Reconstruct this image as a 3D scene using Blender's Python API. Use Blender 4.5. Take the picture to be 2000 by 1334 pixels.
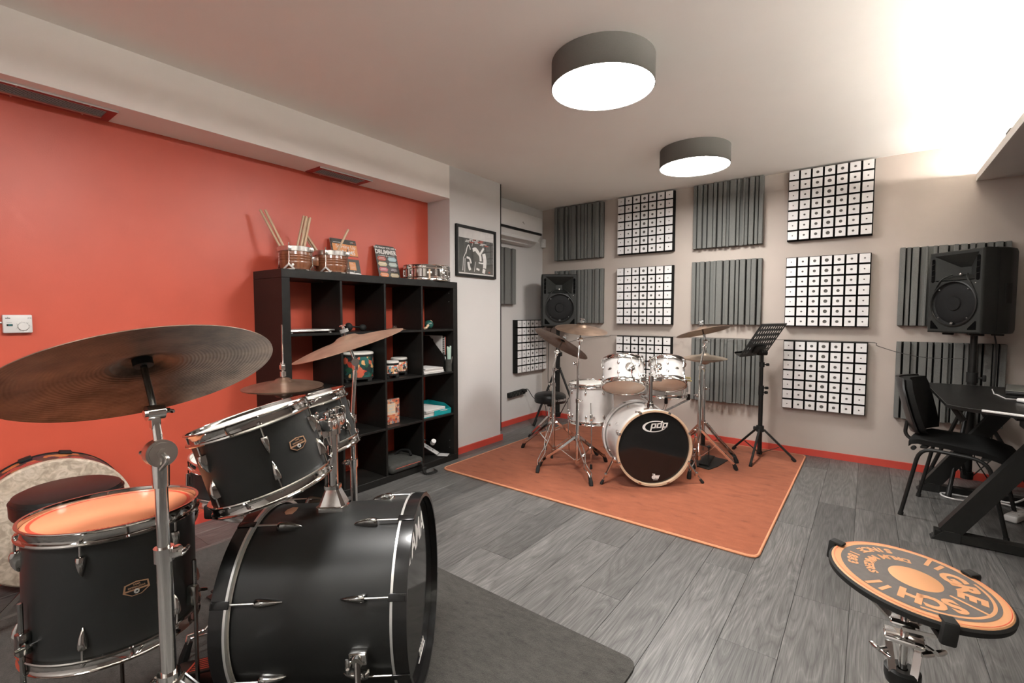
import bpy, bmesh, math, random
from mathutils import Vector, Matrix
random.seed(7)
for o in list(bpy.data.objects): bpy.data.objects.remove(o)
SC = bpy.context.scene
COL = SC.collection
PI = math.pi
def V(*a): return Vector(a)
def R(d): return math.radians(d)

# ------------------------------------------------------------------ camera
CAM = V(3.1519, -4.8132, 1.2161)
yaw, pitch, roll, FPX = R(-36.86), R(3.156), R(0.015), 926.2
cd = bpy.data.cameras.new('camera'); cam = bpy.data.objects.new('camera', cd); COL.objects.link(cam)
fwd = V(math.sin(yaw)*math.cos(pitch), math.cos(yaw)*math.cos(pitch), -math.sin(pitch))
rgt = V(math.cos(yaw), -math.sin(yaw), 0); upv = rgt.cross(fwd)
r2 = rgt*math.cos(roll)+upv*math.sin(roll); u2 = -rgt*math.sin(roll)+upv*math.cos(roll)
cam.matrix_world = Matrix(((r2.x,u2.x,-fwd.x,CAM.x),(r2.y,u2.y,-fwd.y,CAM.y),(r2.z,u2.z,-fwd.z,CAM.z),(0,0,0,1)))
cd.sensor_width = 36; cd.lens = FPX/2000*36; cd.clip_start = .05; cd.clip_end = 60
SC.camera = cam
# ------------------------------------------------------------------ world, exposure, light strengths
w = bpy.data.worlds.new('world'); SC.world = w; w.use_nodes = True
w.node_tree.nodes['Background'].inputs[0].default_value = (.9,.9,1,1)
w.node_tree.nodes['Background'].inputs[1].default_value = .15
vs = SC.view_settings; vs.view_transform = 'Standard'; vs.look = 'None'; vs.exposure = 0.52; vs.gamma = 1; vs.use_curve_mapping = False
SC.cycles.max_bounces = 8; SC.cycles.diffuse_bounces = 5; SC.cycles.glossy_bounces = 4
SC.cycles.sample_clamp_indirect = 30; SC.cycles.use_denoising = True
LAMP_E, COVE_E = 52.0, 175.0

# ------------------------------------------------------------------ mesh builder
class MB:
    def __init__(s): s.v=[]; s.f=[]; s.m=[]; s.mi=0
    def add(s, vs_, fs, M=None):
        n=len(s.v)
        s.v += [tuple(M@Vector(p)) if M else tuple(p) for p in vs_]
        s.f += [tuple(n+i for i in f) for f in fs]; s.m += [s.mi]*len(fs); return s
    def mat(s,i): s.mi=i; return s
    def box(s, c, d, M=None):
        x,y,z=c; a,b,e=d[0]/2,d[1]/2,d[2]/2
        vv=[(x+i*a,y+j*b,z+k*e) for i in(-1,1) for j in(-1,1) for k in(-1,1)]
        return s.add(vv,[(0,1,3,2),(4,6,7,5),(0,4,5,1),(2,3,7,6),(0,2,6,4),(1,5,7,3)],M)
    def rbox(s, c, d, b=.005, M=None, seg=2):
        bm=bmesh.new(); bmesh.ops.create_cube(bm,size=1)
        bmesh.ops.scale(bm,vec=d,verts=bm.verts)
        bmesh.ops.bevel(bm,geom=bm.edges[:],offset=min(b,min(d)*.49),segments=seg,affect='EDGES',profile=.5)
        bm.verts.index_update()
        s.add([(v.co+Vector(c)) for v in bm.verts],[[v.index for v in f.verts] for f in bm.faces],M); bm.free(); return s
    def tube(s, pts, r, n=8, closed=False, cap=True, M=None):
        pts=[Vector(p) for p in pts]; N=len(pts); rr=r if hasattr(r,'__len__') else [r]*N
        T=[]
        for i in range(N):
            if closed: t=pts[(i+1)%N]-pts[i-1]
            else: t=pts[min(i+1,N-1)]-pts[max(i-1,0)]
            T.append(t.normalized())
        u=T[0].orthogonal().normalized(); vv=[]
        for i in range(N):
            u=(u-T[i]*u.dot(T[i])).normalized(); b=T[i].cross(u)
            for k in range(n):
                a=2*PI*k/n; vv.append(pts[i]+(u*math.cos(a)+b*math.sin(a))*rr[i])
        fs=[]
        for i in range(N if closed else N-1):
            j=(i+1)%N
            for k in range(n): fs.append((i*n+k,i*n+(k+1)%n,j*n+(k+1)%n,j*n+k))
        if cap and not closed: fs.append(tuple(range(n-1,-1,-1))); fs.append(tuple((N-1)*n+k for k in range(n)))
        return s.add(vv,fs,M)
    def cyl(s,a,b,r0,r1=None,n=14,M=None): return s.tube([a,b],[r0,r0 if r1 is None else r1],n,M=M)
    def lathe(s, prof, n=32, M=None, closed=False):
        vv=[];fs=[];P=len(prof)
        for k in range(n):
            a=2*PI*k/n; c,sn=math.cos(a),math.sin(a)
            vv+=[(r*c,r*sn,z) for r,z in prof]
        for k in range(n):
            k2=(k+1)%n
            for i in range(P if closed else P-1):
                j=(i+1)%P; f=[k*P+i,k2*P+i,k2*P+j,k*P+j]
                fs.append(tuple(f))
        # collapse poles
        return s.add(vv,fs,M)
    def disc(s, r, z=0, n=32, M=None):
        return s.add([(r*math.cos(2*PI*k/n),r*math.sin(2*PI*k/n),z) for k in range(n)],[tuple(range(n))],M)
    def sph(s,c,r,n=12,sc=(1,1,1),M=None):
        vv=[];fs=[];h=n//2
        for i in range(h+1):
            t=PI*i/h
            for k in range(n):
                a=2*PI*k/n; vv.append((c[0]+r*sc[0]*math.sin(t)*math.cos(a),c[1]+r*sc[1]*math.sin(t)*math.sin(a),c[2]+r*sc[2]*math.cos(t)))
        for i in range(h):
            for k in range(n): fs.append((i*n+k,(i+1)*n+k,(i+1)*n+(k+1)%n,i*n+(k+1)%n))
        return s.add(vv,fs,M)
    def prism(s, poly, z0, z1, M=None):
        n=len(poly); vv=[(x,y,z0) for x,y in poly]+[(x,y,z1) for x,y in poly]
        fs=[tuple(range(n-1,-1,-1)),tuple(range(n,2*n))]+[(i,(i+1)%n,n+(i+1)%n,n+i) for i in range(n)]
        return s.add(vv,fs,M)
    def bar(s,a,b,wd,th,up=(0,0,1),M=None):   # flat bar from a to b
        a=Vector(a);b=Vector(b);t=(b-a).normalized();u=Vector(up);u=(u-t*u.dot(t)).normalized();q=t.cross(u)
        vv=[]
        for p in(a,b):
            for i,j in((-1,-1),(1,-1),(1,1),(-1,1)): vv.append(p+q*(i*wd/2)+u*(j*th/2))
        return s.add(vv,[(3,2,1,0),(4,5,6,7),(0,1,5,4),(1,2,6,5),(2,3,7,6),(3,0,4,7)],M)
    def dome(s, secs, n=9, M=None):           # lug: sections (x along, half width, height) over plane z=0
        vv=[];fs=[]
        for x,wd,h in secs:
            for k in range(n):
                a=PI*k/(n-1); vv.append((x,-wd*math.cos(a),h*math.sin(a)**.7 if 0<k<n-1 else 0))
        for i in range(len(secs)-1):
            for k in range(n-1): fs.append((i*n+k,i*n+k+1,(i+1)*n+k+1,(i+1)*n+k))
        L=len(secs)-1
        fs.append(tuple(range(n-1,-1,-1))); fs.append(tuple(L*n+k for k in range(n)))
        return s.add(vv,fs,M)
    def text(s, txt, size, M, depth=.0004, bold=0.0, align='CENTER', sx=1.0):
        vv,ff=text_geo(txt,size,depth,bold,align)
        if sx!=1: vv=[(x*sx,y,z) for x,y,z in vv]
        return s.add(vv,ff,M)
    def mesh(s,name,mats,smooth=True,ang=35):
        me=bpy.data.meshes.new(name); me.from_pydata([tuple(p) for p in s.v],[],s.f)
        for m in (mats if isinstance(mats,(list,tuple)) else [mats]): me.materials.append(m)
        if any(s.m): me.polygons.foreach_set('material_index',s.m)
        bm=bmesh.new(); bm.from_mesh(me); bmesh.ops.remove_doubles(bm,verts=bm.verts,dist=1e-6)
        bmesh.ops.recalc_face_normals(bm,faces=bm.faces); bm.to_mesh(me); bm.free()
        if smooth:
            me.polygons.foreach_set('use_smooth',[True]*len(me.polygons)); me.set_sharp_from_angle(angle=R(ang))
        return me
    def build(s,name,mats,parent=None,**k):
        o=bpy.data.objects.new(name,s.mesh(name,mats,**k)); COL.objects.link(o)
        if parent is not None: o.parent=parent
        return o
_tc={}
def text_geo(txt,size,depth,bold,align):
    key=(txt,size,depth,bold,align)
    if key in _tc: return _tc[key]
    cu=bpy.data.curves.new('t','FONT'); cu.body=txt; cu.size=size; cu.extrude=depth; cu.offset=bold; cu.align_x=align; cu.align_y='CENTER'; cu.resolution_u=3
    ob=bpy.data.objects.new('t',cu); COL.objects.link(ob)
    dg=bpy.context.evaluated_depsgraph_get(); me=bpy.data.meshes.new_from_object(ob.evaluated_get(dg))
    r=([tuple(v.co) for v in me.vertices],[tuple(p.vertices) for p in me.polygons])
    bpy.data.objects.remove(ob); bpy.data.curves.remove(cu); bpy.data.meshes.remove(me)
    _tc[key]=r; return r
def tag(o,label=None,cat=None,group=None,kind=None):
    if label: o['label']=label
    if cat: o['category']=cat
    if group: o['group']=group
    if kind: o['kind']=kind
    return o
def thing(name,label,cat,M=None,group=None):
    o=bpy.data.objects.new(name,None); COL.objects.link(o); o.empty_display_size=.05
    if M is not None: o.matrix_world = M if isinstance(M,Matrix) else Matrix.Translation(M)
    return tag(o,label,cat,group)
def struct(name,mb,m,parent=None,**k):
    o=mb.build(name,m,parent,**k); o['kind']='structure'; return o
def inst(o,M,parent,name=None):               # another object sharing the mesh
    c=o.copy(); COL.objects.link(c); c.parent=parent; c.matrix_local=M
    if name: c.name=name
    return c
def frame(origin,z,x=None):
    z=Vector(z).normalized(); x=Vector(x) if x is not None else V(1,0,0)
    if abs(x.normalized().dot(z))>.98: x=V(0,1,0)
    x=(x-z*x.dot(z)).normalized(); y=z.cross(x); o=Vector(origin)
    return Matrix(((x.x,y.x,z.x,o.x),(x.y,y.y,z.y,o.y),(x.z,y.z,z.z,o.z),(0,0,0,1)))
def frameXY(origin,x,y):
    x=Vector(x).normalized(); y=Vector(y); y=(y-x*y.dot(x)).normalized(); z=x.cross(y); o=Vector(origin)
    return Matrix(((x.x,y.x,z.x,o.x),(x.y,y.y,z.y,o.y),(x.z,y.z,z.z,o.z),(0,0,0,1)))
def radial(a,r,z,flip=1):                     # on a drum side: local x along +-z axis, z outward
    c,s=math.cos(a),math.sin(a)
    return frameXY((r*c,r*s,z),(0,0,flip),(s*flip,-c*flip,0))
def arc(c,r,a0,a1,n,axes=((1,0,0),(0,1,0))):
    c=Vector(c);ux,uy=Vector(axes[0]),Vector(axes[1])
    return [c+(ux*math.cos(a0+(a1-a0)*i/n)+uy*math.sin(a0+(a1-a0)*i/n))*r for i in range(n+1)]
def bez(pts,n=24):                            # Catmull-Rom
    P=[Vector(p) for p in pts]; P=[P[0]*2-P[1]]+P+[P[-1]*2-P[-2]]; out=[]
    S=len(P)-3
    for i in range(S):
        for k in range(n//S+1):
            t=k/(n//S+1); a,b,c,d=P[i:i+4]
            out.append(.5*((2*b)+(c-a)*t+(2*a-5*b+4*c-d)*t*t+(-a+3*b-3*c+d)*t**3))
    return out+[P[-2]]

# ------------------------------------------------------------------ materials
def mat(name,col,rough=.5,metal=0.,var=.06,scale=30,bump=0.,bscale=None,spec=.5,coat=0.,stretch=(1,1,1),rvar=0.):
    m=bpy.data.materials.new(name); m.use_nodes=True; nt=m.node_tree; b=nt.nodes['Principled BSDF']
    b.inputs['Roughness'].default_value=rough; b.inputs['Metallic'].default_value=metal
    b.inputs['Specular IOR Level'].default_value=spec; b.inputs['Coat Weight'].default_value=coat
    tc=nt.nodes.new('ShaderNodeTexCoord'); mp=nt.nodes.new('ShaderNodeMapping'); mp.inputs['Scale'].default_value=stretch
    nt.links.new(tc.outputs['Object'],mp.inputs['Vector'])
    nz=nt.nodes.new('ShaderNodeTexNoise'); nz.inputs['Scale'].default_value=scale; nz.inputs['Detail'].default_value=4
    nt.links.new(mp.outputs[0],nz.inputs['Vector'])
    rp=nt.nodes.new('ShaderNodeValToRGB')
    c0=[max(0,c*(1-var)) for c in col]; c1=[min(1,c*(1+var)) for c in col]
    rp.color_ramp.elements[0].position=.3; rp.color_ramp.elements[1].position=.7
    rp.color_ramp.elements[0].color=(*c0,1); rp.color_ramp.elements[1].color=(*c1,1)
    nt.links.new(nz.outputs['Fac'],rp.inputs['Fac']); nt.links.new(rp.outputs[0],b.inputs['Base Color'])
    if rvar:
        mr=nt.nodes.new('ShaderNodeMapRange'); mr.inputs[3].default_value=rough-rvar; mr.inputs[4].default_value=rough+rvar
        nt.links.new(nz.outputs['Fac'],mr.inputs[0]); nt.links.new(mr.outputs[0],b.inputs['Roughness'])
    if bump:
        n2=nt.nodes.new('ShaderNodeTexNoise'); n2.inputs['Scale'].default_value=bscale or scale*4; n2.inputs['Detail'].default_value=3
        nt.links.new(mp.outputs[0],n2.inputs['Vector'])
        bp=nt.nodes.new('ShaderNodeBump'); bp.inputs['Strength'].default_value=bump; bp.inputs['Distance'].default_value=.002
        nt.links.new(n2.outputs['Fac'],bp.inputs['Height']); nt.links.new(bp.outputs[0],b.inputs['Normal'])
    return m
def emit(name,col,s):
    m=bpy.data.materials.new(name); m.use_nodes=True; nt=m.node_tree; b=nt.nodes['Principled BSDF']
    b.inputs['Base Color'].default_value=(.8,.8,.8,1); b.inputs['Emission Color'].default_value=(*col,1); b.inputs['Emission Strength'].default_value=s
    return m
M={}
M['ceil']=mat('ceiling_paint',(.89,.87,.82),.9,var=.01,scale=3,bump=.05,bscale=300)
M['white']=mat('white_wall_paint',(.55,.535,.515),.8,var=.012,scale=4,bump=.08,bscale=250)
M['beam']=mat('brightened_beam_paint',(.86,.83,.785),.85,var=.012,scale=4,bump=.08,bscale=250)  # wall white brightened in colour where too little light reaches the beam
M['taupe']=mat('taupe_wall_paint',(.43,.375,.33),.75,var=.02,scale=5,bump=.08,bscale=250)
M['red']=mat('red_wall_paint',(.54,.085,.046),.42,var=.03,scale=6,bump=.12,bscale=220,spec=.6)
M['redtrim']=mat('red_skirting_paint',(.52,.06,.040),.4,var=.02)
M['redvent']=mat('red_vent_paint',(.30,.035,.03),.45,var=.03)
M['black']=mat('black_satin',(.011,.011,.010),.42,var=.1,spec=.3)
M['hole']=mat('dark_opening',(.004,.004,.004),1.,var=.1,spec=0.)
M['blackm']=mat('black_matte',(.014,.014,.013),.7,var=.1,spec=.2)
M['rubber']=mat('black_rubber',(.014,.014,.013),.65,var=.1,spec=.25)
M['shelf']=mat('black_brown_veneer',(.010,.0095,.0085),.42,spec=.28,var=.25,scale=25,stretch=(6,1,1),bump=.03,bscale=200)
M['plastic']=mat('speaker_plastic',(.021,.022,.020),.5,spec=.25,var=.06,scale=150,bump=.25,bscale=900)
M['grille']=mat('speaker_grille',(.010,.010,.010),.6,spec=.15,var=.5,scale=600,bump=.3,bscale=1500)
M['chrome']=mat('chrome',(.80,.79,.77),.09,1.,var=.02)
M['kitchrome']=mat('dark_reflection_chrome',(.50,.49,.47),.07,1.,var=.02)  # chrome darkened in colour to stand for reflections of the dark room
M['steel']=mat('brushed_steel',(.62,.60,.57),.28,1.,var=.05)
M['nickel']=mat('black_nickel',(.30,.30,.29),.15,1.,var=.03)
M['tama']=mat('matte_black_wrap',(.014,.015,.0145),.40,var=.08,scale=300,spec=.42)
M['hoopblk']=mat('black_hoop_lacquer',(.010,.010,.010),.22,var=.1,coat=.1,spec=.35)
M['silver']=mat('silver_inlay',(.62,.62,.60),.3,.6,var=.03)
M['pearl']=mat('white_pearl_wrap',(.62,.60,.58),.22,var=.04,scale=14,coat=.4)
M['coated']=mat('coated_drumhead',(.60,.575,.53),.6,var=.02)
M['clearhead']=mat('beige_drumhead',(.82,.63,.48),.3,var=.05,scale=6)
M['blackhead']=mat('black_drumhead',(.008,.008,.008),.07,var=.1)
M['redhead']=mat('orange_drumhead',(.66,.26,.13),.3,var=.05,scale=5)
M['redring']=mat('red_drumhead_ring',(.55,.06,.03),.35,var=.05)
M['maple']=mat('natural_maple',(.60,.43,.29),.4,var=.1,scale=14,stretch=(1,1,6))
M['stick']=mat('hickory',(.52,.37,.24),.5,var=.1,scale=20)
M['rosewood']=mat('rosewood',(.20,.075,.035),.25,var=.35,scale=12,stretch=(4,4,.5),coat=.4)
M['felt']=mat('grey_felt',(.16,.16,.155),.95,var=.15,scale=200)
M['foam']=mat('acoustic_foam',(.15,.153,.142),.95,var=.22,scale=420,bump=.6,bscale=700)
M['tile']=mat('white_panel_tile',(.71,.70,.69),.5,var=.01)
M['dot']=mat('tile_hole',(.10,.095,.085),.9,var=.1)
M['gridback']=mat('dark_foam_and_gap_shade',(.014,.014,.013),.95,spec=.1,var=.2,scale=300)
M['leather']=mat('black_leather',(.012,.0115,.011),.35,spec=.3,var=.12,scale=60,bump=.15,bscale=400)
M['deskblk']=mat('black_desk_laminate',(.008,.008,.0075),.32,spec=.3,var=.2,scale=120,bump=.06,bscale=500)
M['fabric']=mat('black_fabric',(.010,.010,.0095),.85,spec=.15,var=.2,scale=500,bump=.3,bscale=1200)
M['grey']=mat('dark_grey_nylon',(.048,.048,.043),.75,spec=.25,var=.15,scale=40,bump=.2,bscale=500)
M['plwhite']=mat('white_plastic',(.64,.63,.61),.35,var=.01)
M['paper']=mat('paper',(.62,.60,.575),.7,var=.04)
M['ledg']=mat('teal_lcd',(.03,.16,.16),.3,var=.3,scale=400)
M['teal']=mat('teal_plastic',(.008,.26,.27),.25,var=.05)
M['mint']=mat('mint_plastic',(.45,.60,.52),.4,var=.04)
M['orange']=mat('orange_rubber',(.47,.225,.10),.55,var=.02,scale=20)
M['paddark']=mat('dark_grey_print',(.085,.075,.07),.6,var=.1,scale=60)
M['badge']=mat('badge_copper',(.62,.36,.22),.3,.7,var=.05)
M['ink']=mat('white_ink',(.75,.73,.70),.5,var=.01)
M['redink']=mat('red_ink',(.55,.09,.05),.5,var=.02)
M['orangeink']=mat('orange_ink',(.72,.30,.11),.5,var=.02)
M['greyprint']=mat('dark_cover_print',(.07,.07,.062),.45,var=.15,scale=20)
M['bind']=mat('rug_binding',(.58,.25,.13),.85,var=.08,scale=200)
M['yellow']=mat('yellow_strap',(.62,.52,.25),.7,var=.05)
m=bpy.data.materials.new('picture_glass'); m.use_nodes=True; nt=m.node_tree; nt.nodes.remove(nt.nodes['Principled BSDF'])
gl=nt.nodes.new('ShaderNodeBsdfGlossy'); gl.inputs['Roughness'].default_value=.03; tr=nt.nodes.new('ShaderNodeBsdfTransparent'); fz=nt.nodes.new('ShaderNodeValue'); fz.outputs[0].default_value=.05
mxs=nt.nodes.new('ShaderNodeMixShader'); nt.links.new(fz.outputs[0],mxs.inputs[0]); nt.links.new(tr.outputs[0],mxs.inputs[1]); nt.links.new(gl.outputs[0],mxs.inputs[2]); nt.links.new(mxs.outputs[0],nt.nodes['Material Output'].inputs['Surface']); M['glass']=m
M['lamp']=emit('lamp_diffuser',(1,.975,.945),LAMP_E)
M['cove']=emit('led_strip',(1,.94,.88),COVE_E)
M['shade']=mat('grey_fabric_shade',(.115,.11,.098),.9,var=.06,scale=300)

def nodes_of(name,rough,metal=0,spec=.5):
    m=bpy.data.materials.new(name); m.use_nodes=True; nt=m.node_tree; b=nt.nodes['Principled BSDF']
    b.inputs['Roughness'].default_value=rough; b.inputs['Metallic'].default_value=metal; b.inputs['Specular IOR Level'].default_value=spec
    return m,nt,b
def N(nt,t,**k):
    n=nt.nodes.new('ShaderNode'+t)
    for a,v in k.items():
        if a in n.inputs: n.inputs[a].default_value=v
        else: setattr(n,a,v)
    return n
def ramp(nt,fac,stops):
    r=N(nt,'ValToRGB'); e=r.color_ramp.elements
    while len(e)<len(stops): e.new(.5)
    for i,(p,c) in enumerate(stops): e[i].position=p; e[i].color=(*c,1)
    nt.links.new(fac,r.inputs['Fac']); return r.outputs[0]
# grey oak vinyl planks: cathedral grain, offset per plank
m,nt,b=nodes_of('grey_oak_plank',.42,spec=.45); L=nt.links.new
tc=N(nt,'TexCoord'); oi=N(nt,'ObjectInfo')
off=N(nt,'CombineXYZ'); mu=N(nt,'Math',operation='MULTIPLY'); mu.inputs[1].default_value=37.; mu2=N(nt,'Math',operation='MULTIPLY'); mu2.inputs[1].default_value=91.
L(oi.outputs['Random'],mu.inputs[0]); L(oi.outputs['Random'],mu2.inputs[0]); L(mu.outputs[0],off.inputs[0]); L(mu2.outputs[0],off.inputs[1]); L(mu.outputs[0],off.inputs[2])
ad=N(nt,'VectorMath',operation='ADD'); L(tc.outputs['Object'],ad.inputs[0]); L(off.outputs[0],ad.inputs[1])
mp=N(nt,'Mapping'); mp.inputs['Scale'].default_value=(1,.11,1); L(ad.outputs[0],mp.inputs['Vector'])
n1=N(nt,'TexNoise'); n1.inputs['Scale'].default_value=6.5; n1.inputs['Detail'].default_value=2.5; n1.inputs['Roughness'].default_value=.45; L(mp.outputs[0],n1.inputs['Vector'])
k1=N(nt,'Math',operation='MULTIPLY'); k1.inputs[1].default_value=19.; L(n1.outputs['Fac'],k1.inputs[0])
fr=N(nt,'Math',operation='PINGPONG'); fr.inputs[1].default_value=.5; L(k1.outputs[0],fr.inputs[0])
mp2=N(nt,'Mapping'); mp2.inputs['Scale'].default_value=(1,.03,1); L(ad.outputs[0],mp2.inputs['Vector'])
n2=N(nt,'TexNoise'); n2.inputs['Scale'].default_value=260.; n2.inputs['Detail'].default_value=4.; L(mp2.outputs[0],n2.inputs['Vector'])
n3=N(nt,'TexNoise'); n3.inputs['Scale'].default_value=2.2; n3.inputs['Detail'].default_value=2.; L(mp.outputs[0],n3.inputs['Vector'])
g1=ramp(nt,fr.outputs[0],[(0,(.40,.40,.40)),(.14,(.54,.54,.54)),(.40,(.60,.60,.60)),(.5,(.74,.74,.74))])
mx=N(nt,'MixRGB',blend_type='MULTIPLY'); mx.inputs[0].default_value=1; L(g1,mx.inputs[1])
g2=ramp(nt,n2.outputs['Fac'],[(.3,(.60,.60,.60)),(.7,(1.35,1.35,1.35))]); L(g2,mx.inputs[2])
g3=ramp(nt,n3.outputs['Fac'],[(.3,(.15,.146,.138)),(.7,(.27,.262,.248))])
mx2=N(nt,'MixRGB',blend_type='MULTIPLY'); mx2.inputs[0].default_value=1; L(mx.outputs[0],mx2.inputs[1]); L(g3,mx2.inputs[2])
hv=N(nt,'HueSaturation'); mr=N(nt,'MapRange'); mr.inputs[3].default_value=.84; mr.inputs[4].default_value=.97; L(oi.outputs['Random'],mr.inputs[0]); L(mr.outputs[0],hv.inputs['Value']); L(mx2.outputs[0],hv.inputs['Color'])
L(hv.outputs[0],b.inputs['Base Color'])
bp=N(nt,'Bump'); bp.inputs['Strength'].default_value=.12; bp.inputs['Distance'].default_value=.001; L(n2.outputs['Fac'],bp.inputs['Height']); L(bp.outputs[0],b.inputs['Normal'])
M['plank']=m
# rugs
def rugmat(name,c0,c1,c2,sc):
    m,nt,b=nodes_of(name,.95,spec=.15); L=nt.links.new
    tc=N(nt,'TexCoord'); mp=N(nt,'Mapping'); mp.inputs['Scale'].default_value=(1,2.2,1); L(tc.outputs['Object'],mp.inputs[0])
    a=N(nt,'TexNoise'); a.inputs['Scale'].default_value=sc; a.inputs['Detail'].default_value=7.; a.inputs['Roughness'].default_value=.62; L(mp.outputs[0],a.inputs['Vector'])
    f=N(nt,'TexNoise'); f.inputs['Scale'].default_value=330.; f.inputs['Detail'].default_value=2.; L(tc.outputs['Object'],f.inputs['Vector'])
    r=ramp(nt,a.outputs['Fac'],[(.27,c0),(.40,c1),(.75,c2)])
    g=ramp(nt,f.outputs['Fac'],[(.3,(.72,.72,.72)),(.7,(1.2,1.2,1.2))])
    x=N(nt,'MixRGB',blend_type='MULTIPLY'); x.inputs[0].default_value=1; L(r,x.inputs[1]); L(g,x.inputs[2]); L(x.outputs[0],b.inputs['Base Color'])
    p=N(nt,'Bump'); p.inputs['Strength'].default_value=.6; p.inputs['Distance'].default_value=.004; L(f.outputs['Fac'],p.inputs['Height']); L(p.outputs[0],b.inputs['Normal'])
    b.inputs['Sheen Weight'].default_value=.12
    return m
M['rug']=rugmat('orange_rug_pile',(.14,.034,.015),(.26,.074,.033),(.335,.098,.045),9)
M['carpet']=rugmat('charcoal_carpet_pile',(.026,.025,.022),(.045,.043,.038),(.068,.064,.057),22)
# cymbal bronze: fine lathe rings and cloudy patina
def cymmat(name,c0,c1,rough,ring):
    m,nt,b=nodes_of(name,rough,.85); L=nt.links.new
    tc=N(nt,'TexCoord'); ln=N(nt,'VectorMath',operation='LENGTH'); L(tc.outputs['Object'],ln.inputs[0])
    a=N(nt,'TexNoise'); a.inputs['Scale'].default_value=11.; a.inputs['Detail'].default_value=7.; a.inputs['Roughness'].default_value=.65; L(tc.outputs['Object'],a.inputs['Vector'])
    L(ramp(nt,a.outputs['Fac'],[(.33,c0),(.62,c1)]),b.inputs['Base Color'])
    k=N(nt,'Math',operation='MULTIPLY'); k.inputs[1].default_value=ring; L(ln.outputs['Value'],k.inputs[0])
    s=N(nt,'Math',operation='SINE'); L(k.outputs[0],s.inputs[0])
    p=N(nt,'Bump'); p.inputs['Strength'].default_value=.25; p.inputs['Distance'].default_value=.0006; L(s.outputs[0],p.inputs['Height']); L(p.outputs[0],b.inputs['Normal'])
    return m
M['cymdark']=cymmat('dark_bronze_patina',(.045,.032,.024),(.175,.122,.090),.46,900)
M['cymlight']=cymmat('bronze',(.36,.235,.165),(.50,.345,.25),.38,900)
M['cymgold']=cymmat('pale_bronze',(.42,.34,.26),(.58,.48,.38),.35,900)
M['cymbrown']=cymmat('brown_bronze',(.21,.14,.10),(.34,.235,.17),.36,1100)
# fibre drum head, confetti prints
m,nt,b=nodes_of('fibre_drumhead',.55); L=nt.links.new
tc=N(nt,'TexCoord'); a=N(nt,'TexNoise'); a.inputs['Scale'].default_value=26.; a.inputs['Detail'].default_value=6.; a.inputs['Distortion'].default_value=1.6; L(tc.outputs['Object'],a.inputs['Vector'])
L(ramp(nt,a.outputs['Fac'],[(.36,(.36,.29,.22)),(.5,(.47,.39,.30)),(.64,(.62,.53,.43))]),b.inputs['Base Color']); M['fibre']=m
def confetti(name,cols,scale,rough=.4):
    m,nt,b=nodes_of(name,rough); L=nt.links.new
    tc=N(nt,'TexCoord'); nz=N(nt,'TexNoise'); nz.inputs['Scale'].default_value=scale*.7; L(tc.outputs['Object'],nz.inputs['Vector'])
    ms=N(nt,'VectorMath',operation='SCALE'); ms.inputs['Scale'].default_value=.9/scale; L(nz.outputs['Color'],ms.inputs[0])
    ad=N(nt,'VectorMath',operation='ADD'); L(tc.outputs['Object'],ad.inputs[0]); L(ms.outputs[0],ad.inputs[1])
    v=N(nt,'TexVoronoi'); v.inputs['Scale'].default_value=scale; L(ad.outputs[0],v.inputs['Vector'])
    s=N(nt,'SeparateColor'); L(v.outputs['Color'],s.inputs[0])
    r=N(nt,'ValToRGB'); r.color_ramp.interpolation='CONSTANT'; e=r.color_ramp.elements
    while len(e)<len(cols): e.new(.5)
    for i,c in enumerate(cols): e[i].position=i/len(cols); e[i].color=(*c,1)
    L(s.outputs[0],r.inputs['Fac']); L(r.outputs[0],b.inputs['Base Color']); return m
M['conf_rim']=confetti('dark_floral_print',[(.04,.02,.03),(.06,.04,.03),(.03,.03,.03),(.05,.045,.03),(.50,.17,.05),(.05,.03,.05),(.38,.06,.05),(.55,.24,.08)],24)
M['conf_big']=confetti('jungle_print',[(.012,.06,.055),(.02,.11,.10),(.01,.035,.035),(.42,.05,.03),(.02,.09,.05),(.60,.33,.14),(.02,.03,.03),(.52,.11,.06)],30)
M['conf_small']=confetti('bright_animal_print',[(.70,.64,.56),(.60,.33,.15),(.66,.30,.22),(.12,.28,.33),(.72,.68,.6),(.04,.04,.04),(.55,.10,.05),(.62,.42,.25)],75)
M['conf_box']=confetti('red_box_print',[(.42,.09,.05),(.55,.2,.09),(.2,.2,.22),(.12,.07,.06),(.5,.3,.2),(.45,.12,.07)],60,.2)

# ================================================================== ROOM
HC,XC,XR,YC,YR,ZB=2.463,.318,.053,-1.222,-1.905,2.192
XE,YE=4.6,-6.6
def bx(x0,x1,y0,y1,z0,z1,mb=None):
    return (mb or MB()).box(((x0+x1)/2,(y0+y1)/2,(z0+z1)/2),(x1-x0,y1-y0,z1-z0))
struct('wall_back',bx(-.1,XE+.1,0,.1,-.02,HC),M['taupe'])
struct('wall_left_end',bx(-.1,0,YC,0,-.02,HC),M['white'])
struct('wall_left_pier',bx(-.1,XC,YR,YC,-.02,HC),M['white'])
struct('wall_left',bx(-.1,XR,YE,YR,-.02,HC),M['red'])
struct('wall_right',bx(XE,XE+.1,YE,0,-.02,HC),mat('dark_brown_wall',(.17,.145,.13),.8,var=.03))
struct('wall_front',bx(-.1,XE+.1,YE-.1,YE,-.02,HC),M['white'])
struct('ceiling',bx(-.1,XE+.1,YE-.1,.1,HC,HC+.08),M['ceil'])
struct('ceiling_beam',bx(XR,XC,YE,YR,ZB,HC),M['beam'])
mb=MB(); bx(3.746,XE,YE,0,2.189,2.212,mb); bx(3.746,3.758,YE,0,2.212,2.240,mb); bx(3.885,XE,YE,0,2.212,HC,mb)
struct('ceiling_bulkhead',mb,M['white'])
struct('trim_1',bx(.302,.3195,YC,YC+.014,.09,HC-.004),M['black'])
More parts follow.
